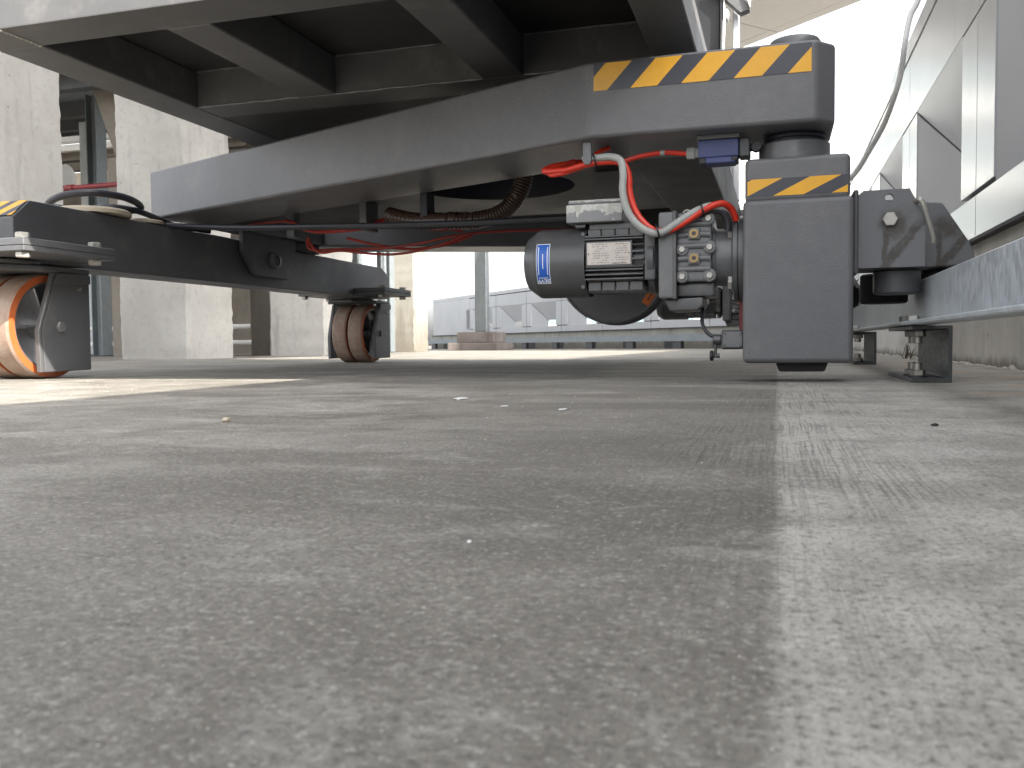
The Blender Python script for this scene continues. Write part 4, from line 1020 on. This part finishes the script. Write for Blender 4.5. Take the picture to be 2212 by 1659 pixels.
WR = 0.152
def caster(cy):
    py0, py1 = cy-0.275, cy+0.05
    c = obj('caster', MB().box(-2.31, -1.835, py0, py1, 0.338, 0.352, 0.002, 1), 'dark_paint', mc)
    obj('beam_plate', MB().box(-2.31, -1.835, py0, py1, 0.3525, 0.372, 0.002, 1), 'dark_paint', c)
    obj('swivel_head', MB().lathe([(0.085, 0.322), (0.11, 0.324), (0.11, 0.332), (0.10, 0.3375)], (-2.10, cy-0.10, 0), 'z', 40), 'steel_dark', c)
    obj('fork_crown', MB().prism([(-2.26, cy-0.06), (-2.18, cy-0.20), (-2.05, cy-0.20), (-1.985, cy-0.06), (-1.985, cy+0.115), (-2.26, cy+0.115)], 0.305, 0.3215, 'z', 0.004, 2), 'dark_paint', c)
    side = [(cy+0.113, 0.3045), (cy+0.112, 0.022), (cy-0.066, 0.020), (cy-0.070, 0.138), (cy-0.012, 0.3045)]
    for x0 in (-2.004, -2.262):
        obj('fork_side', MB().prism(side, x0, x0+0.018, 'x', 0.004, 2), 'dark_paint', c)
    obj('fork_lip', MB().prism([(cy-0.030, 0.272), (cy-0.0135, 0.3047), (cy+0.110, 0.3047), (cy+0.110, 0.278)], -1.9855, -1.978, 'x', 0.002, 1), 'dark_paint', c)
    obj('fork_flange', MB().prism([(cy-0.0125, 0.304), (cy-0.0235, 0.304), (cy-0.0835, 0.138), (cy-0.079, 0.02), (cy-0.0665, 0.02), (cy-0.0705, 0.138)], -2.004, -1.988, 'x', 0.002, 1), 'frame_paint', c)
    for x0, x1 in ((-2.195, -2.119), (-2.106, -2.030)):
        wd = x1-x0
        obj('tyre', MB().lathe([(WR-0.024, x0), (WR-0.004, x0), (WR, x0+0.008), (WR, x1-0.008), (WR-0.004, x1), (WR-0.024, x1)], (0, cy+0.004, WR), 'x', 72, False), 'tyre_tread', c, 25)
        obj('tyre_wall', MB().lathe([(WR-0.0245, x1+0.0006), (WR-0.0045, x1+0.0006), (WR-0.003, x1-0.003), (WR-0.024, x1-0.003)], (0, cy+0.004, WR), 'x', 72, False), 'tyre_side', c, 25)
        rim = obj('rim', MB().lathe([(WR-0.0245, x0+0.002), (WR-0.0245, x1-0.002), (WR-0.032, x1-0.004), (WR-0.036, x1-0.03), (0.040, x1-0.045), (0.036, x1-0.004), (0.026, x1+0.002), (0.018, x1+0.003), (0.018, x0)], (0, cy+0.004, WR), 'x', 48), 'rim_metal', c)
        for k in range(5):
            a = 2*math.pi*k/5+0.35
            rib = MB().box(x1-0.045, x1-0.012, -0.005, 0.005, 0.034, WR-0.034, 0.002, 1)
            me_, cc = rib.mesh('spoke_rib', 'rim_metal', 30)
            me_.transform(Matrix.Translation(cc)); me_.transform(Matrix.Rotation(a, 4, 'X'))
            o = bpy.data.objects.new('spoke_rib', me_); link(o, (0, cy+0.004, WR), c)
    obj('axle_bolt', MB().hexnut((0, cy-0.008, 0.150), 'x', 0.017, -1.986, -1.975), 'gear_paint', c)
    obj('grease_nipple', MB().cyl((0, cy+0.07, 0.262), 'x', 0.006, -1.986, -1.981, 12), 'zinc', c)
    big = MB().hexnut((0, 0, 0), 'z', 0.018, -0.0075, 0.0075).mesh('nut', 'zinc', 30)[0]
    for yy in (py0+0.024, py1-0.05):
        for x in (-1.862, -2.285):
            inst('bolt_head', big, (x, yy, 0.3797), c); inst('nut', big, (x, yy, 0.3302), c)
    return c
c1 = caster(2.09)
copy_tree(c1, (0, 2.16, -0.004), mc)

# ------------------------------------------------------------------ loose white cable hanging by the parapet
ca = obj('hanging_cable', MB().tube([(0.45, 3.0, 1.30), (0.411, 3.0, 1.135), (0.385, 3.0, 1.075), (0.370, 3.0, 0.99), (0.367, 3.05, 0.927), (0.356, 3.1, 0.870), (0.336, 3.2, 0.804), (0.30, 3.3, 0.739), (0.25, 3.4, 0.667), (0.15, 3.5, 0.60), (0.0, 3.6, 0.56), (-0.17, 3.65, 0.55)], 0.0088, 10, 8), 'white_cable')
tag(ca, 'white cable hanging in a long curve in front of the right parapet', 'cable')

# ------------------------------------------------------------------ litter on the deck
def scrap(name, pos, size, mat, label, cat, group, seed):
    b = bmesh.new(); bmesh.ops.create_icosphere(b, subdivisions=2, radius=1); rg = random.Random(seed)
    for v in b.verts: v.co = Vector((v.co.x*size[0]*rg.uniform(.7, 1.25), v.co.y*size[1]*rg.uniform(.7, 1.25), v.co.z*size[2]*rg.uniform(.6, 1.2)))
    for v in b.verts: v.co += Vector((pos[0], pos[1], pos[2]+size[2]*0.55))
    mb = MB(); mb.add(b); o = obj(name, mb, mat, None, 50); return tag(o, label, cat, group)
scrap('stone_chip', (-0.625, 0.905, 0), (0.0048, 0.0048, 0.004), 'beige_cap', 'small cream stone chip alone on the left deck', 'stone', 'litter on the deck', 1)
scrap('paper_scrap', (-0.491, 1.347, 0), (0.011, 0.02, 0.0022), 'white_plastic', 'crumpled white paper scrap in the middle of the deck', 'scrap', 'litter on the deck', 2)
scrap('paper_scrap', (-0.371, 1.198, 0), (0.0055, 0.008, 0.001), 'white_plastic', 'tiny white fleck just right of the crumpled paper scrap', 'scrap', 'litter on the deck', 3)
scrap('paper_scrap', (-0.274, 1.152, 0), (0.006, 0.012, 0.0012), 'white_plastic', 'thin white sliver farthest right among the deck scraps', 'scrap', 'litter on the deck', 4)
scrap('stone_chip', (0.155, 0.996, 0), (0.0035, 0.004, 0.002), 'black', 'small black chip on the pale strip by the rail', 'stone', 'litter on the deck', 5)
scrap('stone_chip', (-0.133, 0.374, 0), (0.0011, 0.0012, 0.0009), 'white_plastic', 'tiny white grain on the dark stained patch', 'stone', 'litter on the deck', 6)
# mortar fillet along the upstand and weeds at its foot
mb = MB(); rg = random.Random(11)
pts = [(0.622+rg.uniform(-.006, .006), 0.6+0.07*k, 0.0+rg.uniform(-.003, .004)+deck_z(0.6+0.07*k)) for k in range(140)]
o = obj('mortar_fillet', MB().tube(pts, (lambda tab: (lambda t: tab[int(t*600)]))([max(0.0012, rg.gauss(0.0055, 0.0022)) for _ in range(601)]), 6, 4), 'chip', None, 60)
tag(o, 'rough mortar fillet along the foot of the right parapet wall', 'fillet')
wd_ = MB(); rg = random.Random(5)
for k in range(16):
    x, y = 0.585+rg.uniform(-.02, .015), 4.55+rg.uniform(-.10, .10); a = rg.uniform(0, 6.3); h = rg.uniform(0.02, 0.075)
    d = Vector((math.cos(a), math.sin(a), 0))*rg.uniform(0.01, 0.03)
    p0 = Vector((x, y, -0.004)); w = Vector((-d.y, d.x, 0)).normalized()*0.0016
    wd_.poly([p0-w, p0+w, p0+d*0.6+w*1.6+Vector((0, 0, h*0.7)), p0+d+Vector((0, 0, h)), p0+d*0.6-w*1.6+Vector((0, 0, h*0.7))], 0.0006)
paint('dry_weed', (0.09, 0.075, 0.04), 0.8, 0.2, 0.0)
o = obj('dry_weed', wd_, 'dry_weed', None, 0); tag(o, 'withered brown weed at the wall foot beyond the nearest rail foot', 'weed')

# fine grit lying on the deck (too small to count)
rg = random.Random(21); verts = []; faces = []
ico = [(0, 0, 1), (0.9, 0, 0.2), (0.28, 0.85, 0.25), (-0.72, 0.53, 0.18), (-0.72, -0.53, 0.22), (0.28, -0.85, 0.2), (0, 0, -0.3)]
icf = [(0, 1, 2), (0, 2, 3), (0, 3, 4), (0, 4, 5), (0, 5, 1), (6, 2, 1), (6, 3, 2), (6, 4, 3), (6, 5, 4), (6, 1, 5)]
for k in range(2600):
    y = 0.16 + 4.6*rg.random()**2.2; hw = 0.16 + y*0.62
    x = rg.uniform(-hw, hw) - y*0.28
    if x > 0.58: continue
    r_ = rg.choice((0.0004, 0.0005, 0.0006, 0.0008, 0.0011))*(0.6 if y < 0.6 else 1.0 if y < 1 else 1.5)
    a = rg.uniform(0, 6.28); b0 = len(verts)
    for p in ico:
        q = Vector((p[0]*rg.uniform(.7, 1.3), p[1]*rg.uniform(.7, 1.3), p[2]*rg.uniform(.5, .9)))
        q = Matrix.Rotation(a, 3, 'Z') @ q
        verts.append((x+q.x*r_, y+q.y*r_, deck_z(y)+r_*0.2+q.z*r_))
    faces += [tuple(b0+i_ for i_ in f) for f in icf]
me = bpy.data.meshes.new('grit'); me.from_pydata(verts, [], faces); me.materials.append(M('chip')); me.materials.append(M('column_concrete'))
for p in me.polygons: p.material_index = 1 if (p.index//10) % 3 else 0
gr = link(bpy.data.objects.new('grit', me), (0, 0, 0)); gr['kind'] = 'stuff'; gr['label'] = 'fine grit scattered over the concrete deck'; gr['category'] = 'grit'
